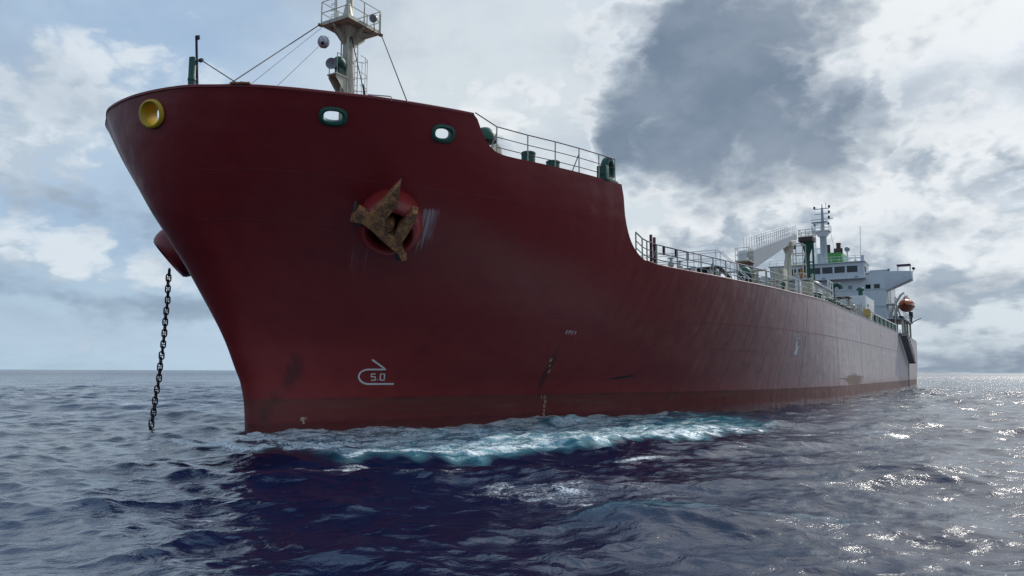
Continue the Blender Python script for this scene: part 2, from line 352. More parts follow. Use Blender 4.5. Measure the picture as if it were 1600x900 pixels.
# ------------------------------------------------------------------ mesh builder (coordinates: metres aft, to port, up)
class MB:
    def __init__(s): s.v = []; s.f = []
    def add(s, vs, fs):
        k = len(s.v); s.v += [tuple(q) for q in vs]; s.f += [tuple(i+k for i in q) for q in fs]; return s
    def box(s, c, size, rot=None, taper=1.0):
        hx, hy, hz = (q/2 for q in size); c = Vector(c); P = []
        for dz in (-1, 1):
            t = 1.0 if dz < 0 else taper
            for dx, dy in ((-1, -1), (1, -1), (1, 1), (-1, 1)):
                q = Vector((dx*hx*t, dy*hy*t, dz*hz)); P.append(c + (rot @ q if rot else q))
        return s.add(P, [(3, 2, 1, 0), (4, 5, 6, 7), (0, 1, 5, 4), (1, 2, 6, 5), (2, 3, 7, 6), (3, 0, 4, 7)])
    def tube(s, pts, r, n=8, closed=False, caps=True):
        pts = [Vector(p) for p in pts]; m = len(pts); rs = r if isinstance(r, (list, tuple)) else [r]*m
        V = []; ref = None
        for i in range(m):
            if closed: t = pts[(i+1) % m]-pts[i-1]
            else: t = pts[min(i+1, m-1)]-pts[max(i-1, 0)]
            t.normalize()
            if ref is None:
                ref = Vector((0, 0, 1)) if abs(t.z) < .9 else Vector((1, 0, 0))
            b1 = ref - t*ref.dot(t); b1.normalize(); ref = b1; b2 = t.cross(b1)
            for k in range(n):
                q = 2*math.pi*k/n; V.append(pts[i]+(b1*math.cos(q)+b2*math.sin(q))*rs[i])
        F = []
        for i in range(m if closed else m-1):
            j = (i+1) % m
            for k in range(n): F.append((i*n+k, i*n+(k+1) % n, j*n+(k+1) % n, j*n+k))
        if caps and not closed: F += [tuple(range(n))[::-1], tuple((m-1)*n+k for k in range(n))]
        return s.add(V, F)
    def lathe(s, prof, o, axis=(0, 0, 1), n=24, caps=True, sx=1.0):
        ax = Vector(axis).normalized(); o = Vector(o)
        b1 = ax.orthogonal().normalized() if abs(ax.z) > .9 else Vector((0, 0, 1)).cross(ax).normalized(); b2 = ax.cross(b1)
        V = []; F = []
        for r, h in prof:
            for k in range(n):
                q = 2*math.pi*k/n; V.append(o+ax*h+(b1*math.cos(q)*sx+b2*math.sin(q))*r)
        for i in range(len(prof)-1):
            for k in range(n): F.append((i*n+k, i*n+(k+1) % n, (i+1)*n+(k+1) % n, (i+1)*n+k))
        if caps: F += [tuple(range(n))[::-1], tuple((len(prof)-1)*n+k for k in range(n))]
        return s.add(V, F)
    def prism(s, poly, ext):
        n = len(poly); e = Vector(ext); A = [Vector(p) for p in poly]
        return s.add(A+[q+e for q in A], [tuple(range(n))[::-1], tuple(range(n, 2*n))]+[(i, (i+1) % n, n+(i+1) % n, n+i) for i in range(n)])
    def strip(s, rows):
        m = len(rows[0]); V = [q for r in rows for q in r]
        return s.add(V, [(i*m+j, i*m+j+1, (i+1)*m+j+1, (i+1)*m+j) for i in range(len(rows)-1) for j in range(m-1)])
    def mesh(s, name, mat, origin=(0, 0, 0), smooth=True, angle=38, recalc=True, bevel=0):
        o = Vector(origin); me = bpy.data.meshes.new(name)
        me.from_pydata([(-(v[0]-o.x), v[1]-o.y, v[2]-o.z) for v in s.v], [], [f[::-1] for f in s.f])
        if recalc or bevel:
            bm = bmesh.new(); bm.from_mesh(me)
            if bevel:
                bmesh.ops.remove_doubles(bm, verts=bm.verts, dist=1e-5)
                ed = [e for e in bm.edges if len(e.link_faces) == 2 and e.calc_face_angle(0) > R(30)]
                bmesh.ops.bevel(bm, geom=ed, offset=bevel, segments=2, affect='EDGES', profile=.6)
            bmesh.ops.recalc_face_normals(bm, faces=bm.faces); bm.to_mesh(me); bm.free()
        if smooth:
            me.shade_smooth(); me.set_sharp_from_angle(angle=R(angle))
        me.materials.append(M[mat] if isinstance(mat, str) else mat)
        return me
    def build(s, name, mat, parent=None, origin=(0, 0, 0), **kw):
        return place(name, s.mesh(name, mat, origin, **kw), parent, origin)
def place(name, data, parent=None, loc=(0, 0, 0)):
    """loc in ship coordinates; a child sits in its parent's frame (all parts share the ship's frame unless their parent is offset)"""
    ob = bpy.data.objects.new(name, data); COL.objects.link(ob)
    if parent is not None: ob.parent = parent; ob.location = (-loc[0], loc[1], loc[2])
    else: ob.matrix_world = SHIP_M @ Matrix.Translation((-loc[0], loc[1], loc[2]))
    return ob
def node(name, parent=None, loc=(0, 0, 0)): return place(name, None, parent, loc)
def tag(o, label=None, cat=None, group=None, kind=None):
    for k, v in (('label', label), ('category', cat), ('group', group), ('kind', kind)):
        if v: o[k] = v
    return o

# ------------------------------------------------------------------ the sea
def build_sea():
    near = np.concatenate([np.array([.6, 1.2, 2.0, 3.0, 4.0]), np.geomspace(5, 120, 780), np.geomspace(124, 1500, 150), np.geomspace(1600, 60000, 36)])
    azf = np.radians(np.linspace(-44, 44, 820)); azr = np.radians(np.linspace(44, 316, 120))[1:-1]
    azs = np.concatenate([azf, azr]); nr, na = len(near), len(azs)
    RR, AA = np.meshgrid(near, azs, indexing='ij'); X = RR*np.sin(AA); Y = RR*np.cos(AA)
    dr = np.gradient(near)[:, None]*np.ones_like(AA)
    cell = np.maximum(dr, RR*np.where((AA < R(44.1)), R(88)/820, R(2.3)))
    r = np.random.default_rng(21)
    Z = np.zeros_like(X); DX = np.zeros_like(X); DY = np.zeros_like(X)
    N = 132; lam = np.geomspace(.22, 19, N)*r.uniform(.92, 1.08, N)
    for L in lam:
        k = 2*math.pi/L; main = R(-98)
        th = main + r.normal()*R(30 if L > 3 else 42); amp = .0042*L*r.uniform(.6, 1.35)*np.interp(L, [.25, .6, 2.5, 4, 8, 19], [1.2, 1.4, 1.35, 1.0, .75, .45])
        w = np.clip((L/cell-2.2)/2.5, 0, 1); ph = r.uniform(0, 6.283)
        if w.max() <= 0: continue
        # groups: the height of each train changes slowly along the sea
        cx, sx = math.cos(th), math.sin(th)
        env = .75+.6*np.sin((X*sx-Y*cx)*k*.11+ph*3)*np.sin((X*cx+Y*sx)*k*.07+ph*5)
        q = k*(X*cx+Y*sx)+ph; A = amp*w*env
        Z += A*np.cos(q); s_ = A*np.sin(q)*.9
        DX += cx*s_; DY += sx*s_
    def ridge(pts, h, s1, s2):
        """a steeper wave along a line of (x, y); s1 towards the boat, s2 away"""
        px = np.array([p[0] for p in pts]); py = np.array([p[1] for p in pts])
        yc = np.interp(X, px, py); end = np.clip(np.minimum((X-px[0])/1.6, (px[-1]-X)/1.6), 0, 1); end = end*end*(3-2*end)
        d = Y-yc; return h*end*np.where(d < 0, np.exp(-(d/s1)**2), np.exp(-(d/s2)**2))
    Z += ridge([(.2, 12.5), (1.2, 12.2), (2.4, 12.1), (4, 11.5), (5.2, 11.6), (7, 11.2), (10, 11.2)], .26, .8, 1.8)
    Z += ridge([(-4, 17.2), (-1, 16.9), (1.2, 16.2), (4, 15.9), (7, 16.5)], .20, .8, 1.7)
    Z += ridge([(-12, 23.4), (-9, 23.2), (-6, 22.0), (-3.2, 20.9), (0, 22.2), (2, 23.8), (5, 26.6), (9, 30.6), (13, 35)], .06, .9, 2.6)
    Z -= ridge([(-12, 19.6), (-4, 18.6), (0, 19.2), (6, 21.5), (12, 25)], .16, 1.2, 1.2)
    # wash along the bow
    sa, sy = to_ship(X, Y)
    hb = half(np.clip(sa, -.5, 130), np.full_like(sa, .3)); dist = np.abs(sy)-hb; dist = np.where(sa < 0, np.hypot(sa, sy), dist)
    lowx = np.array([-13.5, -12, -10.4, -7.5, -4.65, -3.2, -1.7, 0, 1.9, 4.1, 6.6, 10.3, 12.5, 16])
    lowy = np.array([23.4, 22.7, 23.0, 21.8, 20.35, 19.9, 20.3, 21.0, 22.4, 24.6, 26.7, 31.0, 34.3, 39])
    yl = np.interp(X, lowx, lowy) + .30*np.sin(X*1.7)+.22*np.sin(X*4.1+1+Y)+.16*np.sin(X*7.3+2*Y)
    inb = np.clip((Y-yl)/1.1, 0, 1)*np.clip((X+13.5)/3.5, 0, 1)*np.clip((14.5-X)/5, 0, 1)
    inb *= np.where(X < -9.3, np.clip(1-(Y-yl-1.6)/1.6, 0, 1), np.where((sy > -1.2) & (sa > -2), 1.0, np.clip(1-(Y-yl-2.2)/2, 0, 1)))
    crest = np.exp(-((Y-yl-.9)/.9)**2)*inb
    foam = inb*(.52+.26*np.clip(1-dist/.9, 0, 1))+crest*.05
    foam *= np.interp(X, [-13, -10, -7, -3, 0, 3, 6, 9, 14], [1.0, 1.25, 1.1, .98, 1.0, .98, .88, .72, .3])
    teal = inb*np.interp(X, [-12, -8, -5, -3, 2, 7, 11, 14], [.1, .3, .45, .9, 1, .95, .5, 0.])
    def patch(cx, cy, rx, ry, v, rot=0.):
        c, s_ = math.cos(rot), math.sin(rot); u = (X-cx)*c+(Y-cy)*s_; w = -(X-cx)*s_+(Y-cy)*c
        return v*np.exp(-(u/rx)**2-(w/ry)**2)
    foam += patch(.1, 15.9, 2.2, .5, .38) + patch(1.7, 15.1, 1.5, .8, .37) + patch(-1.6, 16.9, 2.2, .35, .36) + patch(3.6, 16.1, 1.8, .35, .24) + patch(-4.5, 19.2, 2.6, .25, .40)
    foam += patch(3.2, 21.0, 2.6, .35, .50, .35) + patch(2.6, 18.9, 1.2, .3, .4) + patch(5.5, 15.3, 2.5, .35, .25) + patch(-7.0, 20.9, 2., .35, .34)
    foam += patch(13, 31, 6, 2.2, .36, .5) + patch(-25, 50, .9, .7, .6) + patch(-3.6, 11.2, .5, .18, .32) + patch(1.7, 11.7, .35, .3, .42)
    rw = np.random.default_rng(5)
    for _ in range(70):        # small breaking crests over the open sea
        rr_ = rw.uniform(12, 130); aa_ = R(rw.uniform(-42, 42)); cx, cy = rr_*math.sin(aa_), rr_*math.cos(aa_); zz_ = rw.uniform(.2, .5)
        m_ = (np.abs(X-cx) < 5) & (np.abs(Y-cy) < 3)
        foam[m_] += (zz_*np.exp(-((X[m_]-cx)/(rw.uniform(.3, .9)*(1+rr_/60)))**2-((Y[m_]-cy)/(rw.uniform(.12, .3)*(1+rr_/60)))**2))
    foam = np.clip(foam + np.clip((Z-.42)*.55, 0, .3)*(RR < 200), 0, 1.2)
    teal = np.clip(teal + np.clip((Z-.36)*.8, 0, .22)*(RR < 60), 0, 1)
    teal = np.clip(teal + patch(2.4, 12.0, 1.1, .35, .40) + patch(4.4, 11.6, .7, .2, .2), 0, 1)
    chop = np.zeros_like(X)
    for L in np.geomspace(.35, 1.6, 14):
        th = r.uniform(0, 6.28); chop += np.sin(2*math.pi/L*(X*math.cos(th)+Y*math.sin(th))+r.uniform(0, 6))*L*.012
    Z += chop*inb*.85 + .05*inb
    cw = world(.4, -5.9, 0); Z -= .20*np.exp(-((X-cw.x)**2+(Y-cw.y)**2)/1.6**2)
    fade = np.clip((RR-1.0)/4, 0, 1); Z *= fade
    V = np.stack([X-DX*fade, Y-DY*fade, Z], -1).reshape(-1, 3)
    V = np.concatenate([V, [[0, 0, 0]]])
    i = np.arange(nr-1)[:, None]*na; j = np.arange(na)[None, :]; j2 = (j+1) % na
    Q = np.stack([i+j, i+na+j, i+na+j2, i+j2], -1).reshape(-1, 4)[:, ::-1]
    T = np.stack([np.full(na, nr*na), np.arange(na), (np.arange(na)+1) % na], -1)[:, ::-1]
    me = bpy.data.meshes.new('sea'); nq, nt = len(Q), len(T)
    me.vertices.add(len(V)); me.vertices.foreach_set('co', V.ravel().astype(np.float32))
    me.loops.add(nq*4+nt*3); me.loops.foreach_set('vertex_index', np.concatenate([Q.ravel(), T.ravel()]).astype(np.int32))
    me.polygons.add(nq+nt); me.polygons.foreach_set('loop_start', np.concatenate([np.arange(nq)*4, nq*4+np.arange(nt)*3]).astype(np.int32))
    me.update(calc_edges=True); me.validate(); me.shade_smooth()
    for nm, arr in (('foam', foam), ('teal', teal)):
        at = me.attributes.new(nm, 'FLOAT', 'POINT'); at.data.foreach_set('value', np.concatenate([arr.ravel(), [0]]).astype(np.float32))
    m, g, b = new_mat('sea_water')
    pos = S(g, g.n('ShaderNodeNewGeometry').outputs['Position']); px, py, pz = g.sep(pos)
    flat = g.vec(px, py, 0.)
    fo = S(g, g.n('ShaderNodeAttribute', attribute_name='foam').outputs['Fac']); te = S(g, g.n('ShaderNodeAttribute', attribute_name='teal').outputs['Fac'])
    dist = g.v('LENGTH', flat)
    # ripples: stretched across the wind
    rv = g.vec(px*.75, py, 0.)
    r1 = g.noise(rv, 2.3, 6, .55, .5); r2 = g.noise(rv, 8.5, 5, .55, .6); r3 = g.noise(rv, .30, 5, .55, .3)
    nrm = g.bump(r3, g.ss(dist, 30, 110, 0., 1.)*g.ss(dist, 300, 1500, 1., .25), 1.1)
    nrm = g.bump(r1, g.ss(dist, 60, 400, 1., .15), .060, nrm)
    nrm = g.bump(r2, g.ss(dist, 15, 90, .8, .05), .010, nrm)
    # foam: lacy veins and clots
    wv = g.noise(flat, 1.1, 4, .6, col=True)
    fp = g.v('ADD', g.vec(px*.6, py, 0.), g.v('MULTIPLY', g.v('SUBTRACT', wv, (.5, .5, .5)), (1.5, 1.1, 0.)))
    fn = g.noise(fp, 1.3, 9, .66, .5); fb = g.noise(fp, 4.5, 7, .65, .6)
    def veins(sc, w): return g.ss(g.m('ABSOLUTE', g.noise(fp, sc, 6, .58, .7)-.5), .0, w, 1., 0.)
    lace = g.m('MAXIMUM', veins(1.7, .05), g.m('MAXIMUM', veins(4.2, .06)*.85, veins(9.0, .07)*.6))
    clot = g.ss(fn*.42 + fb*.58 + (fo-.5)*.50, .50, .585)*g.ss(fo, .06, .22)
    fm = g.clamp(clot*.9 + lace*g.ss(fn + (fo-.5)*.8, .34, .56)*g.ss(fo, .08, .3)*.85)
    brk = g.noise(flat, 14, 6, .65)
    fm = fm*g.ss(brk, .34, .56, .25, 1.15)*g.ss(g.noise(g.vec(px*.35, py*1.3, 0.), 2.2, 5, .6), .36, .56, .45, 1.)
    deep = (.0011, .0095, .037)
    milky = g.ss(fn, .35, .62)
    c = g.mix(g.clamp(te*.9), deep, g.mix(milky, (.03, .18, .25), (.17, .47, .53)))
    c = g.mix(g.clamp(fm), c, g.mix(brk, (.62, .70, .74), (.84, .88, .90)))
    g.put(b.inputs['Base Color'], c); g.put(b.inputs['IOR'], 1.45); g.put(b.inputs['Specular IOR Level'], .95)
    g.put(b.inputs['Roughness'], g.clamp(fm*.6 + .055 + g.ss(dist, 20, 500)*.16))
    g.put(b.inputs['Normal'], nrm)
    me.materials.append(m)
    o = bpy.data.objects.new('sea', me); COL.objects.link(o)
    tag(o, 'dark blue choppy sea with white foam along the ship\'s bow', None, None, 'structure')
build_sea()

# ------------------------------------------------------------------ ship: root and hull
ship = node('tanker_ship'); tag(ship, 'large dark red tanker ship lying in the blue sea with its bow to the left', 'ship')
# openings in the bulwark: centre (aft, up), half-width, half-height
CHOCKS = [dict(a=-4.86, z=10.53, y=.68, w=.56, h=.47, iw=.36, ih=.33, e=2.1, mat='yellow'),
          dict(a=-1.63, z=10.54, y=None, w=.47, h=.31, iw=.29, ih=.155, mat='green'),
          dict(a=1.35, z=10.40, y=None, w=.42, h=.31, iw=.27, ih=.155, mat='green')]
for c in CHOCKS:
    zc = c['z']
    if c['y'] is None: p, n = hull_pt(c['a'], zc)
    else:                                       # near the stem: find the point by its offset from the centreline
        aa = np.linspace(float(stem(zc)), 0, 4000); a0 = float(aa[np.argmin(np.abs(half(aa, zc)-c['y']))]); p, n = hull_pt(a0, zc)
    c['p'] = p; t1 = Vector((0, 0, 1)).cross(n).normalized(); c['n'] = n; c['t1'] = t1; c['t2'] = n.cross(t1)
def stadium(c, w, h, k, n=40):
    """k-th of n points round a rounded slot of half-size w, h, in the chock's own plane"""
    q = 2*math.pi*k/n; e = c.get('e', 2.6)
    cx, sx = math.cos(q), math.sin(q)
    return c['t1']*(w*math.copysign(abs(cx)**(2/e), cx)) + c['t2']*(h*math.copysign(abs(sx)**(2/e), sx))
def in_hole(P):
    """P: (n,3) array of points in ship coordinates"""
    out = np.zeros(len(P), bool)
    for c in CHOCKS:
        d = P-np.array(c['p']); u = d@np.array(c['t1']); v = d@np.array(c['t2']); w = d@np.array(c['n'])
        out |= ((np.abs(u)/(c['iw']+.06))**2.6+(np.abs(v)/(c['ih']+.06))**2.6 < 1) & (np.abs(w) < .4)
    for sd in (1, -1):
        d = P-np.array((1.2, 5.6*sd, 7.7)); ax = np.array((-.6097, .4398*sd, -.6597)); h = d@ax; out |= (np.linalg.norm(d-h[:, None]*ax, axis=1) < .80) & (np.abs(h) < 1.2)
    return out
def hull_cols():
    q = np.concatenate([np.linspace(0, .5, 16)[:-1], np.linspace(.5, 4.0, 175)])
    u = q*q
    return np.concatenate([u, np.arange(16.3, 26, .5), np.arange(26, LOA, 1.6), [LOA]])
def col_x(u, z):
    k = np.clip(1-u/22., 0, 1); k = k*k*(3-2*k)
    return u + stem(z)*k
def col_top(u):
    lo, hi = 5.0, 11.5
    for _ in range(50):
        m = (lo+hi)/2
        if m < ztop(col_x(u, m)): lo = m
        else: hi = m
    return lo
def sheet(u, zlo, nz, side, off=0., name='', mat='hull'):
    tops = np.array([col_top(x) for x in u]); V = np.linspace(0, 1, nz)
    zz = np.array([(zl+(t-zl)*V) for zl, t in zip(np.broadcast_to(zlo, len(u)), tops)])
    xx = col_x(u[:, None], zz); yy = half(xx, zz)
    if off:
        e = .02; sx = (half(xx+e, zz)-half(xx-e, zz))/(2*e); ln = np.sqrt(1+np.minimum(sx, 30)**2)
        yy = yy-off/ln; xx = xx+off*np.minimum(sx, 30)/ln; yy = np.maximum(yy, 0)
    P = np.stack([xx, yy*side, zz], -1); n, m = P.shape[:2]
    i = np.arange(n-1)[:, None]*m; j = np.arange(m-1)[None, :]
    F = np.stack([i+j, i+j+1, i+m+j+1, i+m+j], -1).reshape(-1, 4); P = P.reshape(-1, 3)
    F = F[~in_hole(P[F].mean(1))]
    if side < 0: F = F[:, ::-1]
    return P, F
def build_hull():
    u = hull_cols(); mb = MB()
    for s_ in (1, -1):
        P, F = sheet(u, -2.6, 172, s_); mb.add(P.tolist(), F.tolist())
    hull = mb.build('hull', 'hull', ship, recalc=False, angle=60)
    # inner face of the bulwark and its rail cap
    ui = u[u < 8.2]; mb = MB(); cap = MB()
    for s_ in (1, -1):
        P, F = sheet(ui, 9.85, 26, s_, .10); mb.add(P.tolist(), F[:, ::-1].tolist())
        pts = []
        for x in u[(u < 14)]:
            z = col_top(x); a = float(col_x(x, z)); y = float(half(a, z)); pts.append((a+.03, max(y-.05, 0)*s_, z+.01))
        pts = pts[::3]
        cap.tube([p for p in pts if p[0] < 2.2], .075, 6)
    mb.build('bulwark_inner_plate', 'hull', hull, recalc=False, angle=60)
    cap.build('bulwark_rail_cap', 'hull', hull)
    # decks, break of the forecastle, transom
    d = MB()
    xs = [x for x in np.linspace(-4.7, 9.6, 60)]
    d.strip([[(x, -float(half(x, 9.93))+.06, 9.93), (x, float(half(x, 9.93))-.06, 9.93)] for x in xs])
    xs = np.concatenate([np.arange(9.7, 40, 1.0), np.arange(40, LOA+.1, 4)])
    d.strip([[(x, -float(half(x, min(ztop(x), 7.7)))+.04, min(float(ztop(x)), 7.7)-.05), (x, float(half(x, min(ztop(x), 7.7)))-.04, min(float(ztop(x)), 7.7)-.05)] for x in xs])
    d.strip([[(9.62, -float(half(9.62, z))+.05, z), (9.62, float(half(9.62, z))-.05, z)] for z in np.linspace(6.9, 9.92, 6)])
    d.build('deck', 'deck', hull, recalc=False, smooth=False)
    t = MB(); t.strip([[(LOA, -float(half(LOA, z)), z), (LOA, float(half(LOA, z)), z)] for z in np.linspace(-2.6, 7.69, 12)])
    t.build('transom', 'hull', hull, recalc=False)
    # gunwale edge bar along the deck
    gb = MB(); gb.tube([(x, float(half(x, ztop(x)))-.02, float(ztop(x))+.02) for x in np.concatenate([np.arange(12.6, 40, .8), np.arange(40, LOA, 3)])], .05, 6)
    gb.build('gunwale_bar', 'hull', hull)
    return hull
hull = build_hull()

# ------------------------------------------------------------------ marks painted on the hull: thin raised strokes that follow the plating
def on_hull_stroke(mb, pts, w, off=.012, side=1):
    """pts: polyline in (aft, up); a flat band of width w laid on the plating"""
    # resample
    P = []
    for (x0, z0), (x1, z1) in zip(pts[:-1], pts[1:]):
        n = max(1, int(math.hypot(x1-x0, z1-z0)/.12))
        P += [(x0+(x1-x0)*i/n, z0+(z1-z0)*i/n) for i in range(n)]
    P.append(pts[-1])
    ctr = [hull_pt(x, z, off, side) for x, z in P]; rows = []
    for i, (p, n) in enumerate(ctr):
        t = (ctr[min(i+1, len(ctr)-1)][0]-ctr[max(i-1, 0)][0]).normalized(); b = t.cross(n).normalized()
        rows.append([p+b*w/2-n*.01, p+b*w/2, p-b*w/2, p-b*w/2-n*.01])
    mb.strip(rows)
GL = {'5': [[(1, 1), (0, 1), (0, .55), (1, .55), (1, 0), (0, 0)]], '0': [[(0, 0), (1, 0), (1, 1), (0, 1), (0, 0)]],
      '.': [[(.35, 0), (.35, .12)]], 'F': [[(0, 0), (0, 1), (1, 1)], [(0, .52), (.8, .52)]], 'P': [[(0, 0), (0, 1), (1, 1), (1, .5), (0, .5)]],
      '/': [[(.1, -.1), (.8, 1.1)]], '1': [[(.5, 0), (.5, 1), (.2, .8)]], '2': [[(0, 1), (1, 1), (1, .52), (0, .48), (0, 0), (1, 0)]],
      '4': [[(.75, 0), (.75, 1), (0, .35), (1, .35)]], '6': [[(1, 1), (0, 1), (0, 0), (1, 0), (1, .5), (0, .5)]], '7': [[(0, 1), (1, 1), (.4, 0)]],
      '8': [[(0, 0), (1, 0), (1, 1), (0, 1), (0, 0)], [(0, .5), (1, .5)]], 'T': [[(0, 1), (1, 1)], [(.5, 1), (.5, 0)]],
      'U': [[(0, 1), (0, 0), (1, 0), (1, 1)]], 'G': [[(1, 1), (0, 1), (0, 0), (1, 0), (1, .45), (.55, .45)]]}
def text_on_hull(txt, a, z, h, w, gap, sw, name, mat, parent, shear=0.):
    mb = MB(); x = a
    for ch in txt:
        cw = w*(.35 if ch == '.' else 1)
        for st in GL.get(ch, []): on_hull_stroke(mb, [(x+px*cw+shear*pz*h, z+pz*h) for px, pz in st], sw)
        x += cw+gap
    return mb.build(name, mat, parent, smooth=False, recalc=False)
# bulb symbol with its figure 5.0 (sheared so that it stands upright on the flared plating)
mb = MB(); sh = lambda p: (p[0]-.45*(p[1]-2.06), p[1])
arc = [(3.70-.34*math.sin(q), 2.07+.285*math.cos(q)) for q in np.linspace(0, math.pi, 14)]
on_hull_stroke(mb, [sh(p) for p in [(3.82, 2.74), (4.31, 2.36)]+arc+[(4.66, 1.785)]], .07)
mb.build('bulb_mark', 'mark', hull, smooth=False, recalc=False)
text_on_hull('5.0', 3.86, 1.94, .24, .15, .065, .055, 'draught_figure', 'mark', hull, -.45)
text_on_hull('FP/1', 10.46, 3.92, .15, .10, .06, .024, 'frame_mark', 'mark', hull, -.7)
for i, (ch, a, z) in enumerate([('8', 10.92, 2.74), ('4', 11.14, 2.50), ('2', 11.40, 2.26), ('8', 12.44, .84), ('6', 12.50, .64), ('4', 12.56, .44), ('2', 12.62, .24)]):
    text_on_hull(ch, a, z, .12, .10, 0, .036, 'draught_figure', 'tan_mark', hull, -.7)
text_on_hull('12', 12.10, 1.04, .14, .12, .06, .03, 'draught_figure', 'tan_mark', hull, -.7)
# tug position mark: word and arrow
text_on_hull('TUG', 33.25, 4.52, .26, .30, .16, .075, 'tug_mark', 'mark', hull, -.58)
mb = MB(); ta_ = lambda z: 34.0-.58*(z-4.1)
on_hull_stroke(mb, [(ta_(4.36), 4.36), (ta_(3.86), 3.86)], .42)
for z0, wd in ((3.86, 1.15), (3.78, .95), (3.70, .72), (3.62, .5), (3.54, .25)): on_hull_stroke(mb, [(ta_(z0+.004), z0+.004), (ta_(z0-.08), z0-.08)], wd)
mb.build('tug_arrow', 'mark', hull, smooth=False, recalc=False)
mb = MB(); on_hull_stroke(mb, [(1.60, .56), (1.60, .42)], .15); on_hull_stroke(mb, [(1.64, .42), (1.66, .30)], .08); on_hull_stroke(mb, [(1.70, .52), (1.74, .50)], .10)
mb.build('bare_patch', 'tan_mark', hull, smooth=False, recalc=False)
# weld seams
def seam(pts, w=.022, side=1):
    mb = MB(); f = pchip([p[0] for p in pts], [p[1] for p in pts]); xs = np.concatenate([np.linspace(pts[0][0], min(14, pts[-1][0]), 60), np.arange(15, max(15.1, pts[-1][0]), 2.5)]) if pts[-1][0] > 15 else np.linspace(pts[0][0], pts[-1][0], 60)
    on_hull_stroke(mb, [(x, float(f(x))) for x in xs], w, .008, side); mb.build('weld_seam', 'seam', hull, smooth=False, recalc=False)
seam([(-3.9, 8.78), (-2.2, 8.88), (.9, 8.68), (3.1, 8.54), (10.2, 8.50)], .020)
seam([(-3.3, 7.30), (-2.3, 7.40), (0, 7.34)], .016)
seam([(9.7, 6.2), (12.2, 6.12), (22, 5.95)], .018)
seam([(7, 4.60), (25.7, 4.92), (33.3, 5.0), (52, 5.12), (100, 5.15)], .03)
seam([(2.2, 4.9), (7, 4.60), (12, 4.66)], .012)
for x_, za, zb in ((4.2, 3.0, 9.7), (8.6, 2.2, 9.6), (13.4, 1.6, 6.7), (19.5, 1.4, 6.8), (26, 1.4, 7.0), (36, 1.4, 7.3), (47, 1.4, 7.4), (60, 1.4, 7.4), (76, 1.4, 7.4), (95, 1.4, 7.4)):      # butt welds between plates
    mb = MB(); on_hull_stroke(mb, [(x_-.5*(z_-za)*(1 if x_ < 16 else .0), z_) for z_ in np.linspace(za, zb, 12)], .011 if x_ < 16 else .022, .006); mb.build('weld_seam', 'seam', hull, smooth=False, recalc=False)
seam([(6.2, 3.6), (16, 3.55), (30, 3.5)], .012)

# ------------------------------------------------------------------ fairleads in the bulwark
for c in CHOCKS:
    mb = MB(); rows = []; n = 44
    prof = [(.10, -.02), (.12, .03), (.085, .085), (.03, .10), (-.015, .06), (-.03, 0), (-.03, -.30), (.03, -.36)] if c['mat'] != 'yellow' else [(.10, -.02), (.12, .03), (.085, .085), (.03, .10), (-.02, .06), (-.05, -.05), (-.08, -.30), (-.08, -.46), (.03, -.50)]
    for k in range(n+1):
        row = []
        for dr, dn in prof:
            w = c['iw']+.04+dr*(c['w']-c['iw'])/.16; h = c['ih']+.04+dr*(c['h']-c['ih'])/.16
            row.append(c['p']+stadium(c, w, h, k, n)+c['n']*dn)
        rows.append(row)
    mb.strip(rows); tag(mb.build('fairlead', c['mat'], ship, angle=50), 'yellow round fairlead at the stem' if c['mat'] == 'yellow' else None)

# ------------------------------------------------------------------ hawse bells, one each bow
HN = Vector((-.61, .44, -.66)).normalized()
def hawse_bell(side):
    mb = MB(); n = Vector((HN.x, HN.y*side, HN.z))
    mb.lathe([(.90, -.9), (1.04, -.2), (1.12, .30), (1.14, .62), (1.10, .86), (1.02, 1.03), (.93, 1.12), (.85, 1.13), (.78, 1.07), (.74, .95), (.72, .6), (.70, -.6), (.60, -1.3), (.02, -1.32)], (1.2, 5.6*side, 7.7), n, 44, caps=False)
    return mb.build('hawse_bell', 'red', ship)
hawse_bell(1); hawse_bell(-1)

# ------------------------------------------------------------------ rails
def railing(name, bases, h, bars, post_mat, bar_mat, r=.025, top=None, parent=ship, brace=None):
    """an Empty part with each stanchion and each bar as its own child"""
    rt = node(name, parent, bases[0]); me = None
    for b in bases:
        if me is None:
            q = MB(); q.tube([(0, 0, -.05), (0, 0, h)], r*1.15, 8); me = q.mesh('stanchion', post_mat)
        ob = bpy.data.objects.new('stanchion', me); COL.objects.link(ob); ob.parent = rt
        ob.location = (-(b[0]-bases[0][0]), b[1]-bases[0][1], b[2]-bases[0][2])
    for k, f in enumerate(bars):
        pts = [(b[0], b[1], b[2]+h*f) for b in bases]
        if k == 0 and top: pts = top+pts
        q = MB(); q.tube(pts, r if k == 0 else r*.75, 6); q.build('rail_bar', bar_mat, rt, bases[0]).location = (0, 0, 0)
    for i in (brace or []):
        b = bases[i]; q = MB(); q.tube([(b[0]-.02, b[1], b[2]+h*.75), (b[0]-.05, b[1]-.32, b[2])], r, 6); q.build('brace', post_mat, rt, bases[0]).location = (0, 0, 0)
    return rt
fcx = [3.3, 4.55, 5.80, 7.02, 8.18, 9.22]
railing('forecastle_railing', [(x, float(half(x, 9.95))-.10, float(ztop(x))) for x in fcx], 1.0, (1, .62, .25), 'cream', 'rail_red', .022,
        top=[(2.25, float(half(2.25, 11.1))-.06, 11.28)], brace=[0, 3])
mdx = [11.75, 12.35, 12.75, 13.55, 15.3, 16.25, 17.6, 18.9, 20.4, 21.9, 25.0, 26.5, 28.0, 31.2, 34, 37, 40, 44, 48, 52, 56, 60, 64, 68, 71]
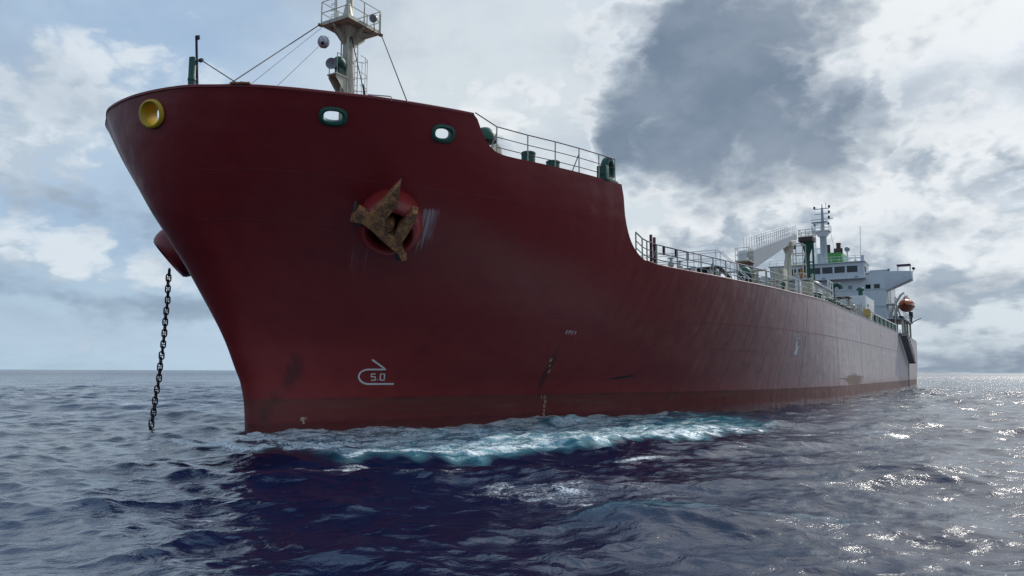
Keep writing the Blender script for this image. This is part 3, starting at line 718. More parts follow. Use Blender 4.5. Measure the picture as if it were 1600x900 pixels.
railing('deck_railing', [(x, float(half(x, min(7.7, ztop(x))))-.12, float(ztop(x))) for x in mdx], .98, (1, .62, .3), 'cream', 'grey', .032, brace=[3, 7, 10])

# ------------------------------------------------------------------ forecastle fittings
def lathe_part(name, mat, prof, o, axis=(0, 0, 1), parent=ship, n=20): return MB().lathe(prof, o, axis, n).build(name, mat, parent)
for a, y in ((5.7, 8.55), (7.3, 8.75)):
    v = lathe_part('deck_ventilator', 'green', [(.27, 0), (.27, .70), (.285, .71), (.285, .78), (.26, .80), (.02, .81)], (a, y, 9.9))
v = lathe_part('mushroom_ventilator', 'green', [(.17, 0), (.17, 1.1), (.45, 1.14), (.46, 1.22), (.43, 1.40), (.34, 1.56), (.2, 1.67), (.05, 1.71)], (4.72, 7.2, 9.93), n=28)
w = node('winch', ship, (3.9, 7.7, 9.93))
q = MB(); q.lathe([(.30, 0), (.30, .08), (.13, .10), (.13, .5), (.30, .52), (.30, .60)], (0, 0, .38), (0, 1, 0), 24); q.build('drum', 'cream', w)
q = MB(); q.box((0, .05, .15), (.5, .14, .34)); q.box((0, .55, .15), (.5, .14, .34)); q.build('foundation', 'green', w, bevel=.02)
# upright chock at the after end of the forecastle
mb = MB(); ca, cy, cz = 9.02, 10.36, 10.52; rows = []
for k in range(33):
    t = 2*math.pi*k/32; row = []
    for r_, d in ((.30, -.16), (.25, -.05), (.25, .05), (.30, .15), (.40, .17), (.46, .10), (.48, 0), (.46, -.10), (.40, -.17), (.30, -.16)):
        sq = max(1.0, 1.0/max(.86, abs(math.cos(t)), abs(math.sin(t))) if math.sin(t) < 0 else 1.0)
        row.append((ca+math.cos(t)*r_*.82, cy+d, cz+math.sin(t)*r_*1.12))
    rows.append(row)
mb.strip(rows); ch = mb.build('roller_chock', 'green', ship, angle=50)
q = MB(); q.box((ca-.42, cy-.02, 10.26), (.30, .42, .66)); q.box((ca-.05, cy, 10.02), (1.15, .5, .16)); q.build('pedestal', 'green', ch, bevel=.03)
# small handrail on the bulwark and a rust-red cleat
q = MB(); P0 = Vector((-.98, 6.34, 11.15)); P1 = Vector((-.42, 6.92, 11.15)); u_ = Vector((0, 0, .17))
q.tube([P0, P0+u_*.8, P0+u_+(P1-P0)*.06, P1+u_-(P1-P0)*.06, P1+u_*.8, P1], .018, 6); q.build('hand_hoop', 'grey', ship)
q = MB(); q.box((-3.86, 3.70, 11.27), (.20, .62, .06), Matrix.Rotation(-.55, 3, 'Z')); q.box((-3.80, 3.62, 11.32), (.12, .22, .07)); q.build('cleat', 'rust', ship, bevel=.015)
# jackstaff and the green vent post beside it
js = node('jackstaff', ship, (-3.36, 1.0, 9.93))
q = MB(); q.tube([(0, 0, 0), (-.27, .0, 3.64)], .042, 8); q.build('pole', 'purple', js)
q = MB(); q.box((-.235, .05, 3.58), (.07, .12, .14)); q.build('lamp', 'black', js, bevel=.01)
q = MB(); q.box((-.10, .07, 2.82), (.09, .16, .10)); q.build('bracket', 'black', js)
q = MB(); q.tube([(-.10, .12, 2.80), (-.46, 2.62, 1.32)], .018, 6); q.build('stay', 'wire', js)
lathe_part('vent_post', 'green', [(.125, 0), (.125, 2.05), (.14, 2.06), (.14, 2.14), (.125, 2.16), (.125, 2.86), (.05, 2.90)], (-3.66, .92, 9.93), n=14)

# ------------------------------------------------------------------ foremast
fm = node('foremast', ship, (4.6, 0, 9.93)); B = (4.6, 0, 9.93)
def part(mb, name, mat, parent, o, **kw):
    ob = mb.build(name, mat, parent, o, **kw); ob.location = (0, 0, 0); return ob
q = MB(); q.lathe([(.32, 0), (.30, 3.5), (.255, 6.0), (.24, 7.3), (.16, 8.2), (.13, 11.5)], B, n=24); part(q, 'pole', 'cream_rusty', fm, B)
q = MB(); q.tube([(4.33, .20, 10), (4.35, .20, 17.1)], .06, 8); q.tube([(4.30, -.16, 10), (4.32, -.16, 16.9)], .03, 6); part(q, 'conduit', 'cream', fm, B)
# platform: a thin deck on tapered brackets
x0, x1, y0, y1, zp = 3.62, 5.62, -.70, .88, 17.25
q = MB(); q.box(((x0+x1)/2, (y0+y1)/2, zp), (x1-x0, y1-y0, .07)); 
q.box(((x0+x1)/2, y0-.01, zp+.05), (x1-x0+.02, .03, .16)); q.box(((x0+x1)/2, y1+.01, zp+.05), (x1-x0+.02, .03, .16)); q.box((x0-.01, (y0+y1)/2, zp+.05), (.03, y1-y0-.02, .16)); q.box((x1+.01, (y0+y1)/2, zp+.05), (.03, y1-y0-.02, .16))
part(q, 'platform', 'cream_rusty', fm, B, smooth=False)
for (ex, ey) in ((x0, .0), (x1, .0), (4.6, y0), (4.6, y1)):
    q = MB(); d = Vector((ex-4.6, ey, 0)); L = d.length; d.normalize(); pp = d.cross(Vector((0, 0, 1)))*.02
    tri = [Vector((4.6, 0, zp-.04))+d*.18, Vector((4.6, 0, zp-.04))+d*L*.97, Vector((4.6, 0, zp-.16))+d*L*.97, Vector((4.6, 0, zp-.80))+d*.2]
    q.prism([p-pp for p in tri], pp*2); part(q, 'bracket_plate', 'cream_rusty', fm, B, smooth=False)
# inverted pyramid of plates under the platform
q = MB(); c0 = Vector((4.6, 0, zp-.50)); cs = [Vector((4.0, -.5, zp-.05)), Vector((5.2, -.5, zp-.05)), Vector((5.2, .55, zp-.05)), Vector((4.0, .55, zp-.05))]
lo = [c0+Vector((dx*.26, dy*.26, 0)) for dx, dy in ((-1, -1), (1, -1), (1, 1), (-1, 1))]
q.add(cs+lo, [(0, 1, 5, 4), (1, 2, 6, 5), (2, 3, 7, 6), (3, 0, 4, 7), (4, 5, 6, 7)]); part(q, 'platform_gusset', 'cream_rusty', fm, B, smooth=False)
# its railing
cor = [(x0, y0), (4.6, y0), (x1, y0), (x1, .1), (x1, y1), (4.6, y1), (x0, y1), (x0, .1)]
q = MB()
for (x, y) in cor: q.tube([(x, y, zp), (x, y, zp+1.05)], .028, 6)
for hh in (.55, 1.05): q.tube([(x, y, zp+hh) for x, y in cor], .022, 6, closed=True)
q.tube([(x1, y1, zp+.05), (x1-.02, y1+.02, zp+.9)], .05, 8)
part(q, 'platform_railing', 'cream_rusty', fm, B)
# cone and lights on top of the platform
q = MB(); q.lathe([(.34, 0), (.12, 1.05), (.09, 1.1)], (4.45, .05, zp+.04), n=16); part(q, 'lamp_cone', 'cream', fm, B)
q = MB(); q.tube([(4.1, -.30, zp+.1), (4.1, -.30, zp+1.6)], .03, 6)
for k in range(5): q.tube([(4.1, -.30, zp+.3+k*.26), (4.1, -.62, zp+.3+k*.26), (4.1, -.62, zp+.38+k*.26), (4.1, -.3, zp+.38+k*.26)], .014, 5)
part(q, 'antenna', 'cream', fm, B)
q = MB(); q.lathe([(.08, -.15), (.14, -.11), (.16, .10), (.175, .11), (.175, .14), (.14, .145)], (5.10, 1.0, zp+.50), (-.75, .25, -.45), 18); part(q, 'floodlight', 'grey', fm, B)
q = MB(); q.tube([(5.10, 1.0, zp+.3), (5.10, 1.02, zp-.06), (5.00, .95, zp-.24), (4.86, .86, zp-.24), (4.5, .30, zp-.1)], .022, 6); part(q, 'cable', 'black', fm, B)
# horns on a bracket, forward side
q = MB(); q.box((4.02, -.02, 14.93), (.75, .55, .05)); pp = Vector((0, .02, 0)); 
for yy in (-.24, .20): q.prism([Vector((4.38, yy, 14.90)), Vector((3.68, yy, 14.90)), Vector((3.68, yy, 14.78)), Vector((4.34, yy, 14.10))], pp)
q.tube([(3.72, .22, 14.95), (3.72, .22, 15.85), (4.3, .22, 15.85)], .02, 6); q.tube([(3.72, -.24, 14.95), (3.72, -.24, 15.5)], .02, 6)
part(q, 'horn_bracket', 'cream', fm, B, smooth=False)
q = MB(); q.lathe([(.02, -.28), (.20, -.22), (.27, -.05), (.27, .12), (.20, .24), (.08, .28)], (4.02, .06, 15.50), (-.8, .2, .25), 18); q.box((4.0, .06, 15.14), (.26, .26, .34)); part(q, 'horn', 'green', fm, B)
q = MB(); q.lathe([(.05, -.30), (.06, -.05), (.10, .10), (.23, .24), (.25, .25), (.22, .24), (.05, .12)], (3.66, .02, 15.30), (-.82, .5, -.05), 20); part(q, 'horn', 'grey', fm, B)
# ladder with safety hoops, after side
q = MB()
for y in (-.2, .2): q.tube([(5.02, y, 10), (4.96, y, 17.2)], .022, 6)
for k in range(24): q.tube([(5.0, -.2, 10.2+k*.29), (5.0, .2, 10.2+k*.29)], .013, 5)
part(q, 'ladder', 'cream', fm, B)
q = MB()
for z in (13.6, 14.2, 14.8, 15.4, 16.15): q.tube([(5.0+.72*math.sin(t)*1.0, .36*math.cos(t), z) for t in np.linspace(0, math.pi, 11)], .018, 6)
for t in (.5, 1.1, math.pi-1.1, math.pi-.5): q.tube([(5.0+.72*math.sin(t), .36*math.cos(t), 12.2), (5.0+.72*math.sin(t), .36*math.cos(t), 16.2)], .016, 6)
part(q, 'safety_cage', 'white', fm, B)
# stays and halyards
def wire(name, pts, r=.016, mat='wire'):
    q = MB(); q.tube(pts, r, 6); return part(q, name, mat, fm, B)
wire('stay', [(3.55, -.75, 17.25), (-3.95, 2.6, 11.15)], .024)
wire('stay', [(5.68, .93, 17.2), (-.05, 7.30, 11.15)], .022)
wire('stay', [(4.30, .30, 17.2), (5.25, .35, 14.6), (5.55, .38, 10.1)], .022)
q = MB(); q.tube([(5.20, .35, 14.9), (5.32, .36, 14.3), (5.45, .37, 12.5), (5.55, .38, 10.1)], [.03, .07, .06, .09], 8); part(q, 'rope_bundle', 'purple', fm, B)
for (e, nm) in (((3.58, -.72, 17.25), 'shackle'), ((5.66, .90, 17.22), 'shackle')):
    q = MB(); q.lathe([(.05, -.1), (.075, -.06), (.075, .06), (.05, .1)], e, (.6, .6, -.2), 10); part(q, nm, 'rust', fm, B)
HS, HE = Vector((3.80, -.42, 16.72)), Vector((-3.20, 4.45, 11.15))
BALL = HS.lerp(HE, .125)
wire('halyard', [HS, HE], .009, 'wire'); wire('halyard', [(3.66, -.62, 17.2), (-3.72, 3.75, 11.15)], .009, 'wire')

# ------------------------------------------------------------------ main deck
# red gangway frame and posts at the break
gf = node('gangway_gate', ship, (13.2, 10.5, 7.05)); O = (13.2, 10.5, 7.05)
q = MB(); q.box((13.25, 10.52, 7.72), (.11, .11, 1.5)); q.box((13.56, 10.56, 7.68), (.11, .11, 1.42)); q.box((13.4, 10.54, 7.98), (.4, .05, .05)); part(q, 'gate_post', 'rail_red', gf, O, bevel=.01)
q = MB(); q.tube([(14.3, 10.72, 8.06), (15.35, 10.9, 8.06), (16.45, 11.1, 8.06)], .03, 6); part(q, 'top_rail', 'rail_red', gf, O)
for x, y in ((14.32, 10.72), (15.38, 10.92), (16.45, 11.12)):
    q = MB(); q.box((x, y, 7.86), (.10, .10, .40)); part(q, 'drop_post', 'rail_red', gf, O)
# white fairleads by the rail
for x in (17.3, 19.1):
    q = MB(); y = float(half(x, 7.05))-.35; q.box((x, y, 7.26), (.30, .24, .40)); q.build('bollard', 'white', ship, bevel=.05)
# stowed pipes and posts behind the rail
q = MB()
for dx, dz in ((0, .2), (.1, .45)): q.tube([(14.5, 8.6+dx, 7.3+dz), (26.0, 8.8+dx, 7.3+dz)], .10, 8)
q.build('deck_pipe', 'green', ship)
q = MB(); q.tube([(15.5, 8.5, 7.8), (27, 8.7, 7.8)], .07, 8); q.build('deck_pipe', 'grey', ship)
for x in (18.3, 19.6):
    v = node('valve', ship, (x, 9.6, 7.1))
    q = MB(); q.lathe([(.07, 0), (.07, .55), (.16, .6), (.16, .75), (.06, .8), (.06, 1.05)], (0, 0, 0), n=10); q.build('stem', 'cream', v)
    q = MB(); q.tube([(.16*math.cos(t), .16*math.sin(t), 1.0) for t in np.linspace(0, 2*math.pi, 13)[:-1]], .02, 6, closed=True); q.build('hand_wheel', 'grey', v)
# transverse walkway with steps down to the side
wk = node('walkway', ship, (28.7, 8.0, 7.1)); O = (28.7, 8.0, 7.1)
q = MB(); q.box((28.7, 4.6, 8.90), (1.0, 9.0, .06)); part(q, 'walkway_floor', 'grey', wk, O)
for y in (.6, 3.4, 6.4, 8.9):
    q = MB(); q.tube([(28.3, y, 7.1), (28.3, y, 8.9)], .05, 6); q.tube([(29.1, y, 7.1), (29.1, y, 8.9)], .05, 6); part(q, 'leg', 'cream', wk, O)
for x in (28.22, 29.18):
    q = MB()
    for y in np.arange(.4, 9.1, 1.42): q.tube([(x, y, 8.9), (x, y, 9.95)], .026, 6)
    for h in (.5, 1.02): q.tube([(x, .2, 8.93+h), (x, 9.05, 8.93+h)], .026, 6)
    q.tube([(x, 9.05, 9.95), (x, 10.75, 8.12)], .026, 6); q.tube([(x, 9.05, 9.43), (x, 10.75, 7.60)], .022, 6)
    for t in (.45, .95): q.tube([(x, 9.05+1.7*t, 8.9-1.83*t), (x, 9.05+1.7*t, 9.95-1.83*t)], .024, 6)
    part(q, 'hand_rail', 'white', wk, O)
q = MB()
for x in (28.3, 29.1): q.prism([Vector((x, 9.0, 8.93)), Vector((x, 10.75, 7.06)), Vector((x, 10.75, 6.90)), Vector((x, 9.0, 8.76))], Vector((.04, 0, 0)))
part(q, 'stair_stringer', 'black', wk, O, smooth=False)
stp = None
for k in range(8):
    t = (k+.5)/8
    if stp is None:
        m_ = MB(); m_.box((0, 0, 0), (.76, .22, .035)); stp = m_.mesh('stair_step', 'black')
    ob = bpy.data.objects.new('stair_step', stp); COL.objects.link(ob); ob.parent = wk; ob.location = (-(28.72-28.7), 9.02+1.72*t-8.0, 8.88-1.84*t-7.1)
q = MB(); q.box((29.4, 7.5, 8.0), (.9, 2.3, 1.7)); q.build('deck_locker', 'green', ship, bevel=.06)
q = MB(); q.box((31.2, 5.0, 7.9), (1.2, 2.2, 1.5)); q.build('deck_locker', 'green', ship, bevel=.06)
cv = node('cowl_ventilator', ship, (29.9, 10.25, 7.1))
q = MB(); q.lathe([(.30, 0), (.32, .12), (.30, .14), (.40, .55), (.46, .9), (.47, 1.25), (.42, 1.55), (.30, 1.78), (.12, 1.88)], (0, 0, 0), n=22); q.build('cowl', 'green', cv)
q = MB(); q.lathe([(.36, 0), (.36, .05), (.30, .06)], (-.40, .14, 1.05), (-1, .35, 0), 20); q.build('cowl_mouth', 'black', cv)
# hose-handling crane
cr = node('deck_crane', ship, (47.9, 6, 7.4)); O = (47.9, 6, 7.4)
q = MB(); q.lathe([(.46, 0), (.44, 2.0), (.42, 3.0), (.50, 3.3), (.50, 3.6)], O, n=24); part(q, 'pedestal', 'cream', cr, O)
def jib_pt(t, side, up):   # t along, side -1/1, up 0/1
    a = 46.3+(65.4-46.3)*t; zt = 12.55+(16.95-12.55)*t; dep = 1.6-1.05*t
    return Vector((a, 6.0+side*(.62-.2*t), zt-(1-up)*dep))
q = MB(); rows = []
for t in (0, .07, .5, 1): rows.append([jib_pt(t, -1, 0), jib_pt(t, 1, 0), jib_pt(t, 1, 1), jib_pt(t, -1, 1), jib_pt(t, -1, 0)])
q.strip(rows); q.add([rows[0][i] for i in range(4)], [(3, 2, 1, 0)]); q.add([rows[-1][i] for i in range(4)], [(0, 1, 2, 3)])
part(q, 'jib', 'crane', cr, O, smooth=False)
q = MB(); q.box((47.7, 6, 11.0), (1.2, 1.0, .7), taper=.8); part(q, 'slew_housing', 'cream', cr, O, bevel=.06)
q = MB(); q.box((45.2, 6.1, 11.95), (.6, .7, .85)); part(q, 'operator_cab', 'white', cr, O, bevel=.04)
q = MB(); q.box((45.2, 6.46, 12.1), (.4, .03, .4)); part(q, 'cab_window', 'glass', cr, O)
q = MB()
for x in (44.6, 45.3, 46.2):
    for y in (5.6, 6.7): q.tube([(x, y, 11.5), (x, y, 12.6)], .022, 6)
for z in (11.55, 12.05, 12.6): q.tube([(44.6, 5.6, z), (46.2, 5.6, z), (46.2, 6.7, z), (44.6, 6.7, z)], .022, 6, closed=True)
q.box((45.5, 6.15, 11.48), (1.9, 1.2, .05)); part(q, 'cab_railing', 'cream', cr, O)
for sd in (-1, 1):
    q = MB(); ts = np.linspace(.09, .985, 21)
    tops = []
    for t in ts:
        b = jib_pt(t, sd*.95, 1); q.tube([b, b+Vector((0, 0, 1.02))], .016, 6); tops.append(b)
    for h in (.52, 1.02): q.tube([b+Vector((0, 0, h)) for b in tops], .017, 6)
    part(q, 'jib_railing', 'grey', cr, O)
q = MB(); q.lathe([(.1, -.15), (.42, -.12), (.42, .12), (.1, .15)], (65.9, 6, 16.7), (0, 1, 0), 20); q.box((66.0, 6, 15.9), (.25, .3, .9)); part(q, 'hook_block', 'black', cr, O)
# jib rest
jr = node('jib_rest', ship, (63, 6, 7.4)); O = (63, 6, 7.4)
q = MB(); q.lathe([(.27, 0), (.25, 6.9), (.30, 7.0), (.62, 7.9)], O, n=16); part(q, 'post', 'cream', jr, O)
q = MB(); q.box((62.6, 6, 15.55), (2.0, 1.3, .5), Matrix.Rotation(-.2, 3, 'Y')); part(q, 'saddle', 'cream', jr, O, bevel=.04)
q = MB(); q.tube([(62.2, 6, 14.6), (58.6, 6, 8.0)], .13, 8); part(q, 'strut', 'cream', jr, O)
q = MB(); q.tube([(60.6, 6, 11.6), (63, 6, 11.6)], .07, 6); part(q, 'cross_bar', 'cream', jr, O)
# scaffold-like ladder tower abaft the rest
lt = node('ladder_tower', ship, (66.4, 6.4, 7.4)); O = (66.4, 6.4, 7.4)
q = MB()
for dx in (-.75, .75):
    for dy in (-.5, .5): q.tube([(66.4+dx, 6.4+dy, 7.4), (66.4+dx, 6.4+dy, 15.9)], .055, 6)
part(q, 'tower_leg', 'cream', lt, O)
for z in np.arange(8.6, 16, 1.05):
    q = MB(); q.tube([(65.65, 5.9, z), (67.15, 5.9, z), (67.15, 6.9, z), (65.65, 6.9, z)], .05, 6, closed=True); part(q, 'tower_rung', 'cream', lt, O)
q = MB(); q.lathe([(.14, 0), (.16, .1), (.14, 1.1)], (66.6, 6.5, 12.3), n=10); part(q, 'hose', 'rust', lt, O)
# cream manifold box, big pale boxes and cabin
q = MB(); q.box((46.8, 8.6, 9.2), (1.6, 1.0, 3.4)); q.build('manifold_housing', 'cream_rusty', ship, bevel=.05)
q = MB(); q.box((50.2, 10.2, 8.7), (.9, .9, 2.6)); q.build('pipe_housing', 'cream_rusty', ship, bevel=.05)
cab = node('deck_cabin', ship, (62, 7.4, 7.6)); O = (62, 7.4, 7.6)
q = MB(); q.box((63, 7.3, 9.3), (12.5, 3.4, 3.4)); part(q, 'cabin_wall', 'pale_green', cab, O, bevel=.05)
for x in (58.2, 61.6):
    q = MB(); q.box((x, 9.02, 9.9), (.9, .06, .8)); part(q, 'window', 'glass', cab, O)
q = MB(); q.box((63, 7.3, 11.06), (12.9, 3.7, .12)); part(q, 'cabin_roof', 'house', cab, O)
v = lathe_part('mushroom_ventilator', 'green', [(.3, 0), (.3, 3.7), (.95, 3.8), (.95, 4.1), (.8, 4.45), (.45, 4.7), (.1, 4.8)], (69.3, 7.2, 7.5), n=24)
fr = node('white_frame', ship, (73.5, 8, 7.7)); O = (73.5, 8, 7.7)
for x in (69.9, 71.4, 72.9):
    q = MB(); q.box((x+1.6, 8.3, 10.1), (.12, .12, 4.9)); part(q, 'frame_post', 'white', fr, O)
for z in (12.5, 10.9):
    q = MB(); q.box((73.0, 8.3, z), (3.2, .10, .12)); part(q, 'frame_bar', 'white', fr, O)
q = MB(); q.box((73.0, 8.1, 9.2), (3.0, .2, 3.0)); part(q, 'frame_panel', 'cream', fr, O)
# green mooring bollards and hose reels along the side
bm_ = MB()
for dx in (-.42, .42): bm_.lathe([(.20, 0), (.20, .72), (.27, .75), (.27, .86), (.2, .90)], (dx, 0, 0), n=14)
bm_.box((0, 0, .04), (1.5, .6, .08)); bme = bm_.mesh('bollard', 'green')
for x in (45, 50.2, 53.6, 57.2, 60.8): place('bollard', bme, ship, (x, 11.9, 7.66))
q = MB(); q.lathe([(.5, -.05), (.52, 0), (.5, .05)], (72.5, 12.05, 8.8), (-.6, .8, 0), 20); q.tube([(72.5, 12, 7.6), (72.5, 12, 8.7)], .06, 6); q.build('life_ring_case', 'yellow', ship)
# green bulwark by the accommodation ladder
q = MB(); xs = np.arange(71.8, 95, 2.0); q.strip([[(x, float(half(x, 7.7))-.02, 7.66), (x, float(half(x, 7.7))-.02, 8.52), (x, float(half(x, 7.7))-.12, 8.52), (x, float(half(x, 7.7))-.12, 7.66)] for x in xs]); gbw = q.build('side_bulwark', 'green', ship)
q = MB(); q.tube([(x, float(half(x, 7.7))-.07, 8.56) for x in xs], .10, 8); q.build('rail_cap', 'white', gbw)
for x in xs[::2]:
    q = MB(); q.box((x, float(half(x, 7.7))+.03, 8.1), (.35, .06, .8)); q.build('stiffener', 'green', gbw)
# hose tower (dark green mast with a small platform)
ht = node('hose_tower', ship, (84, 3.95, 7.7)); O = (84, 3.95, 7.7)
q = MB(); q.lathe([(.27, 0), (.25, 9.2), (.28, 9.6), (.5, 10.3), (.82, 11.2), (.90, 11.35)], O, n=16); part(q, 'column', 'green', ht, O)
q = MB(); q.box((84, 3.92, 19.3), (1.9, 1.75, .6)); part(q, 'platform', 'brown', ht, O)
q = MB()
for dx in (-.9, 0, .9):
    for dy in (-.85, .0, .85): 
        if dx or dy: q.tube([(84+dx, 3.95+dy, 19.5), (84+dx, 3.95+dy, 20.5)], .04, 6)
for z in (20.0, 20.5): q.tube([(83.1, 3.1, z), (84.9, 3.1, z), (84.9, 4.8, z), (83.1, 4.8, z)], .04, 6, closed=True)
part(q, 'platform_railing', 'cream', ht, O)
q = MB(); q.tube([(84, 3.75, 17.4), (84, 2.2, 7.7)], .17, 8); part(q, 'strut', 'green', ht, O)
q = MB(); q.tube([(84, 4.62, 7.7), (84, 4.62, 19.6)], .13, 8); part(q, 'ladder_pole', 'green', ht, O)
for z in (12.2, 14.6, 16.4):
    q = MB(); q.tube([(84, 2.95+(z-12.2)*.16, z), (84, 4.62, z)], .09, 6); part(q, 'cross_bar', 'green', ht, O)

# smaller deck clutter along the port side: sounding pipes, vent heads, hydrants and pipe runs
rd = random.Random(4)
for i, x in enumerate(np.arange(33.5, 70, 2.6)):
    y = 11.0+rd.uniform(-1.4, .9); h = rd.uniform(.7, 1.5); r_ = rd.uniform(.06, .13)
    if i % 3 == 0:
        lathe_part('vent_head', ('cream', 'green')[i % 2], [(r_, 0), (r_, h), (r_*2.2, h+.05), (r_*2.3, h+.30), (r_*1.2, h+.42)], (x, y, 7.6), n=12)
    elif i % 3 == 1:
        q = MB(); q.tube([(x, y, 7.6), (x, y, 7.6+h), (x, y+.05, 7.75+h), (x+.12, y+.25, 7.82+h), (x+.16, y+.42, 7.7+h), (x+.16, y+.44, 7.5+h)], r_, 8); q.build('gooseneck_vent', ('grey', 'cream')[i % 2], ship)
    else:
        q = MB(); q.box((x, y, 7.6+h/2), (.45, .35, h)); q.build('equipment_box', ('cream_rusty', 'green', 'white')[i % 3], ship, bevel=.03)
for y, z, mt in ((9.6, 8.1, 'cream'), (9.2, 8.35, 'green'), (8.9, 8.1, 'grey')):
    q = MB(); q.tube([(32, y, z), (56, y+.3, z)], .13, 8); q.build('deck_pipe', mt, ship)
for x in (36, 43, 50.5):
    q = MB(); q.tube([(x, 10.1, 7.5), (x, 10.1, 9.5), (x, 5.5, 9.5), (x, 5.5, 7.5)], .10, 6); q.build('pipe_gantry', 'cream', ship)
for x, y, h in ((55.5, 9.5, 3.6), (58.0, 9.2, 4.2), (76.5, 10.8, 2.6), (79.5, 10.6, 3.0)):
    q = MB(); q.tube([(x, y, 7.5), (x, y, 7.5+h)], .08, 6); q.tube([(x-.5, y, 7.3+h), (x+.5, y, 7.3+h)], .05, 6); q.build('light_pole', 'cream', ship)
for x in (77.5, 81.5, 86.5):
    q = MB(); q.box((x, 10.9, 8.5), (1.6, .9, 1.7)); q.build('equipment_locker', ('cream', 'pale_green', 'cream_rusty')[int(x) % 3], ship, bevel=.05)

# ------------------------------------------------------------------ superstructure aft
su = node('superstructure', ship, (112, 0, 7.7)); O = (112, 0, 7.7)
q = MB(); q.box((119.5, 0, 12.55), (15, 19.9, 9.9)); q.box((119.9, 0, 17.6), (14, 19.4, .9)); part(q, 'house_block', 'house', su, O, bevel=.08)
for s_ in (1, -1):     # bridge wings: boxes that taper to their tips
    q = MB(); q.prism([Vector((112.02, 7.6*s_, 18.15)), Vector((112.02, 13.66*s_, 17.84)), Vector((112.02, 13.64*s_, 16.60)), Vector((112.02, 9.9*s_, 14.95)), Vector((112.02, 7.6*s_, 14.95))], Vector((3.0, 0, 0)))
    part(q, 'bridge_wing', 'house', su, O, bevel=.05)
    q = MB(); q.box((112.6, 9.1*s_, 18.2), (.8, 2.6, .22)); part(q, 'wing_coaming', 'house', su, O, bevel=.03)
q = MB()
for z in (15.25, 12.6, 10.1): q.box((111.96, 0, z), (.10, 19.9, .10))
part(q, 'deck_edge_moulding', 'house', su, O)
def wheelhouse():
    """front wall with real window openings: sill band, head band and mullions"""
    xf, hw = 110.9, 7.15
    q = MB(); q.box((xf+.15, 0, 17.56), (.3, 2*hw, .92)); q.box((xf+.15, 0, 19.32), (.3, 2*hw, .56))
    cs = [5.45, 3.62, 1.79, -.04, -1.87, -3.70, -5.53]
    ed = [hw]+[c+.78 for c in cs]+[c-.78 for c in cs]+[-hw]; ed = sorted(ed)
    for y0_, y1_ in zip(ed[0::2], ed[1::2]): q.box((xf+.15, (y0_+y1_)/2, 18.53), (.28, y1_-y0_, 1.02))
    for s_ in (1, -1):
        q.box((xf+3.0, hw*s_-.15*s_, 17.56), (5.7, .3, .92)); q.box((xf+3.0, hw*s_-.15*s_, 19.32), (5.7, .3, .56)); q.box((xf+4.4, hw*s_-.15*s_, 18.53), (3.0, .28, 1.02)); q.box((xf+.6, hw*s_-.15*s_, 18.53), (.28, .28, 1.02))
    q.box((xf+3.0, 0, 17.06), (6.4, 2*hw+.3, .10)); q.box((xf+2.9, 0, 19.66), (6.4, 2*hw+.5, .12))
    q.box((xf+5.9, 0, 18.4), (.2, 2*hw-.4, 2.5))
    part(q, 'wheelhouse', 'house', su, O, smooth=False)
    gm = MB(); gm.box((0, 0, 0), (.05, 1.58, 1.04)); gme = gm.mesh('bridge_window', 'glass', smooth=False)
    for c in cs:
        ob = bpy.data.objects.new('bridge_window', gme); COL.objects.link(ob); ob.parent = su; ob.location = (-(xf+.22-112), c, 18.53-7.7)
    for s_ in (1, -1):
        q = MB(); q.box((xf+1.85, (hw-.16)*s_, 18.53), (2.2, .05, 1.04)); part(q, 'side_window', 'glass', su, O)
    q = MB(); q.box((xf+.35, 5.95, 18.2), (.04, .55, .22)); part(q, 'window_notice', 'white', su, O)
    for y in (6.05, 1.2, -2.4):
        q = MB(); q.box((xf-.10, y, 17.26), (.22, .35, .18)); part(q, 'wiper_box', 'grey', su, O)
wheelhouse()
for y0_, y1_ in ((7.12, 7.92), (8.32, 9.20)):
    q = MB(); q.box((111.99, (y0_+y1_)/2, 15.72), (.06, y1_-y0_, .72)); part(q, 'window', 'grey', su, O)
    q = MB(); q.box((111.97, (y0_+y1_)/2, 15.72), (.06, y1_-y0_-.14, .58)); part(q, 'window_pane', 'glass', su, O)
q = MB(); q.lathe([(.30, 0), (.30, .1), (.22, .11)], (111.97, 4.9, 15.75), (-1, 0, 0), 18); part(q, 'porthole', 'grey', su, O)
# ladders and platforms at the side of the house, under the wing
q = MB(); q.box((113.6, 10.6, 12.9), (3.0, 1.2, .12)); q.box((113.6, 10.6, 10.6), (3.0, 1.2, .10)); part(q, 'side_platform', 'house', su, O)
q = MB()
for x in (112.2, 113.6, 115):
    q.tube([(x, 11.15, 12.9), (x, 11.15, 13.95)], .05, 6)
for z in (13.4, 13.95): q.tube([(112.2, 11.15, z), (115, 11.15, z)], .05, 6)
for y in (10.2, 10.55): q.tube([(112.4, y, 12.9), (112.4, y, 16.4)], .05, 6)
for z in np.arange(13.1, 16.4, .35): q.tube([(112.4, 10.2, z), (112.4, 10.55, z)], .03, 5)
for x, y in ((112.2, 11.1), (115, 11.1)): q.tube([(x, y, 7.7), (x, y, 12.9)], .09, 6)
part(q, 'side_ladder', 'cream', su, O)
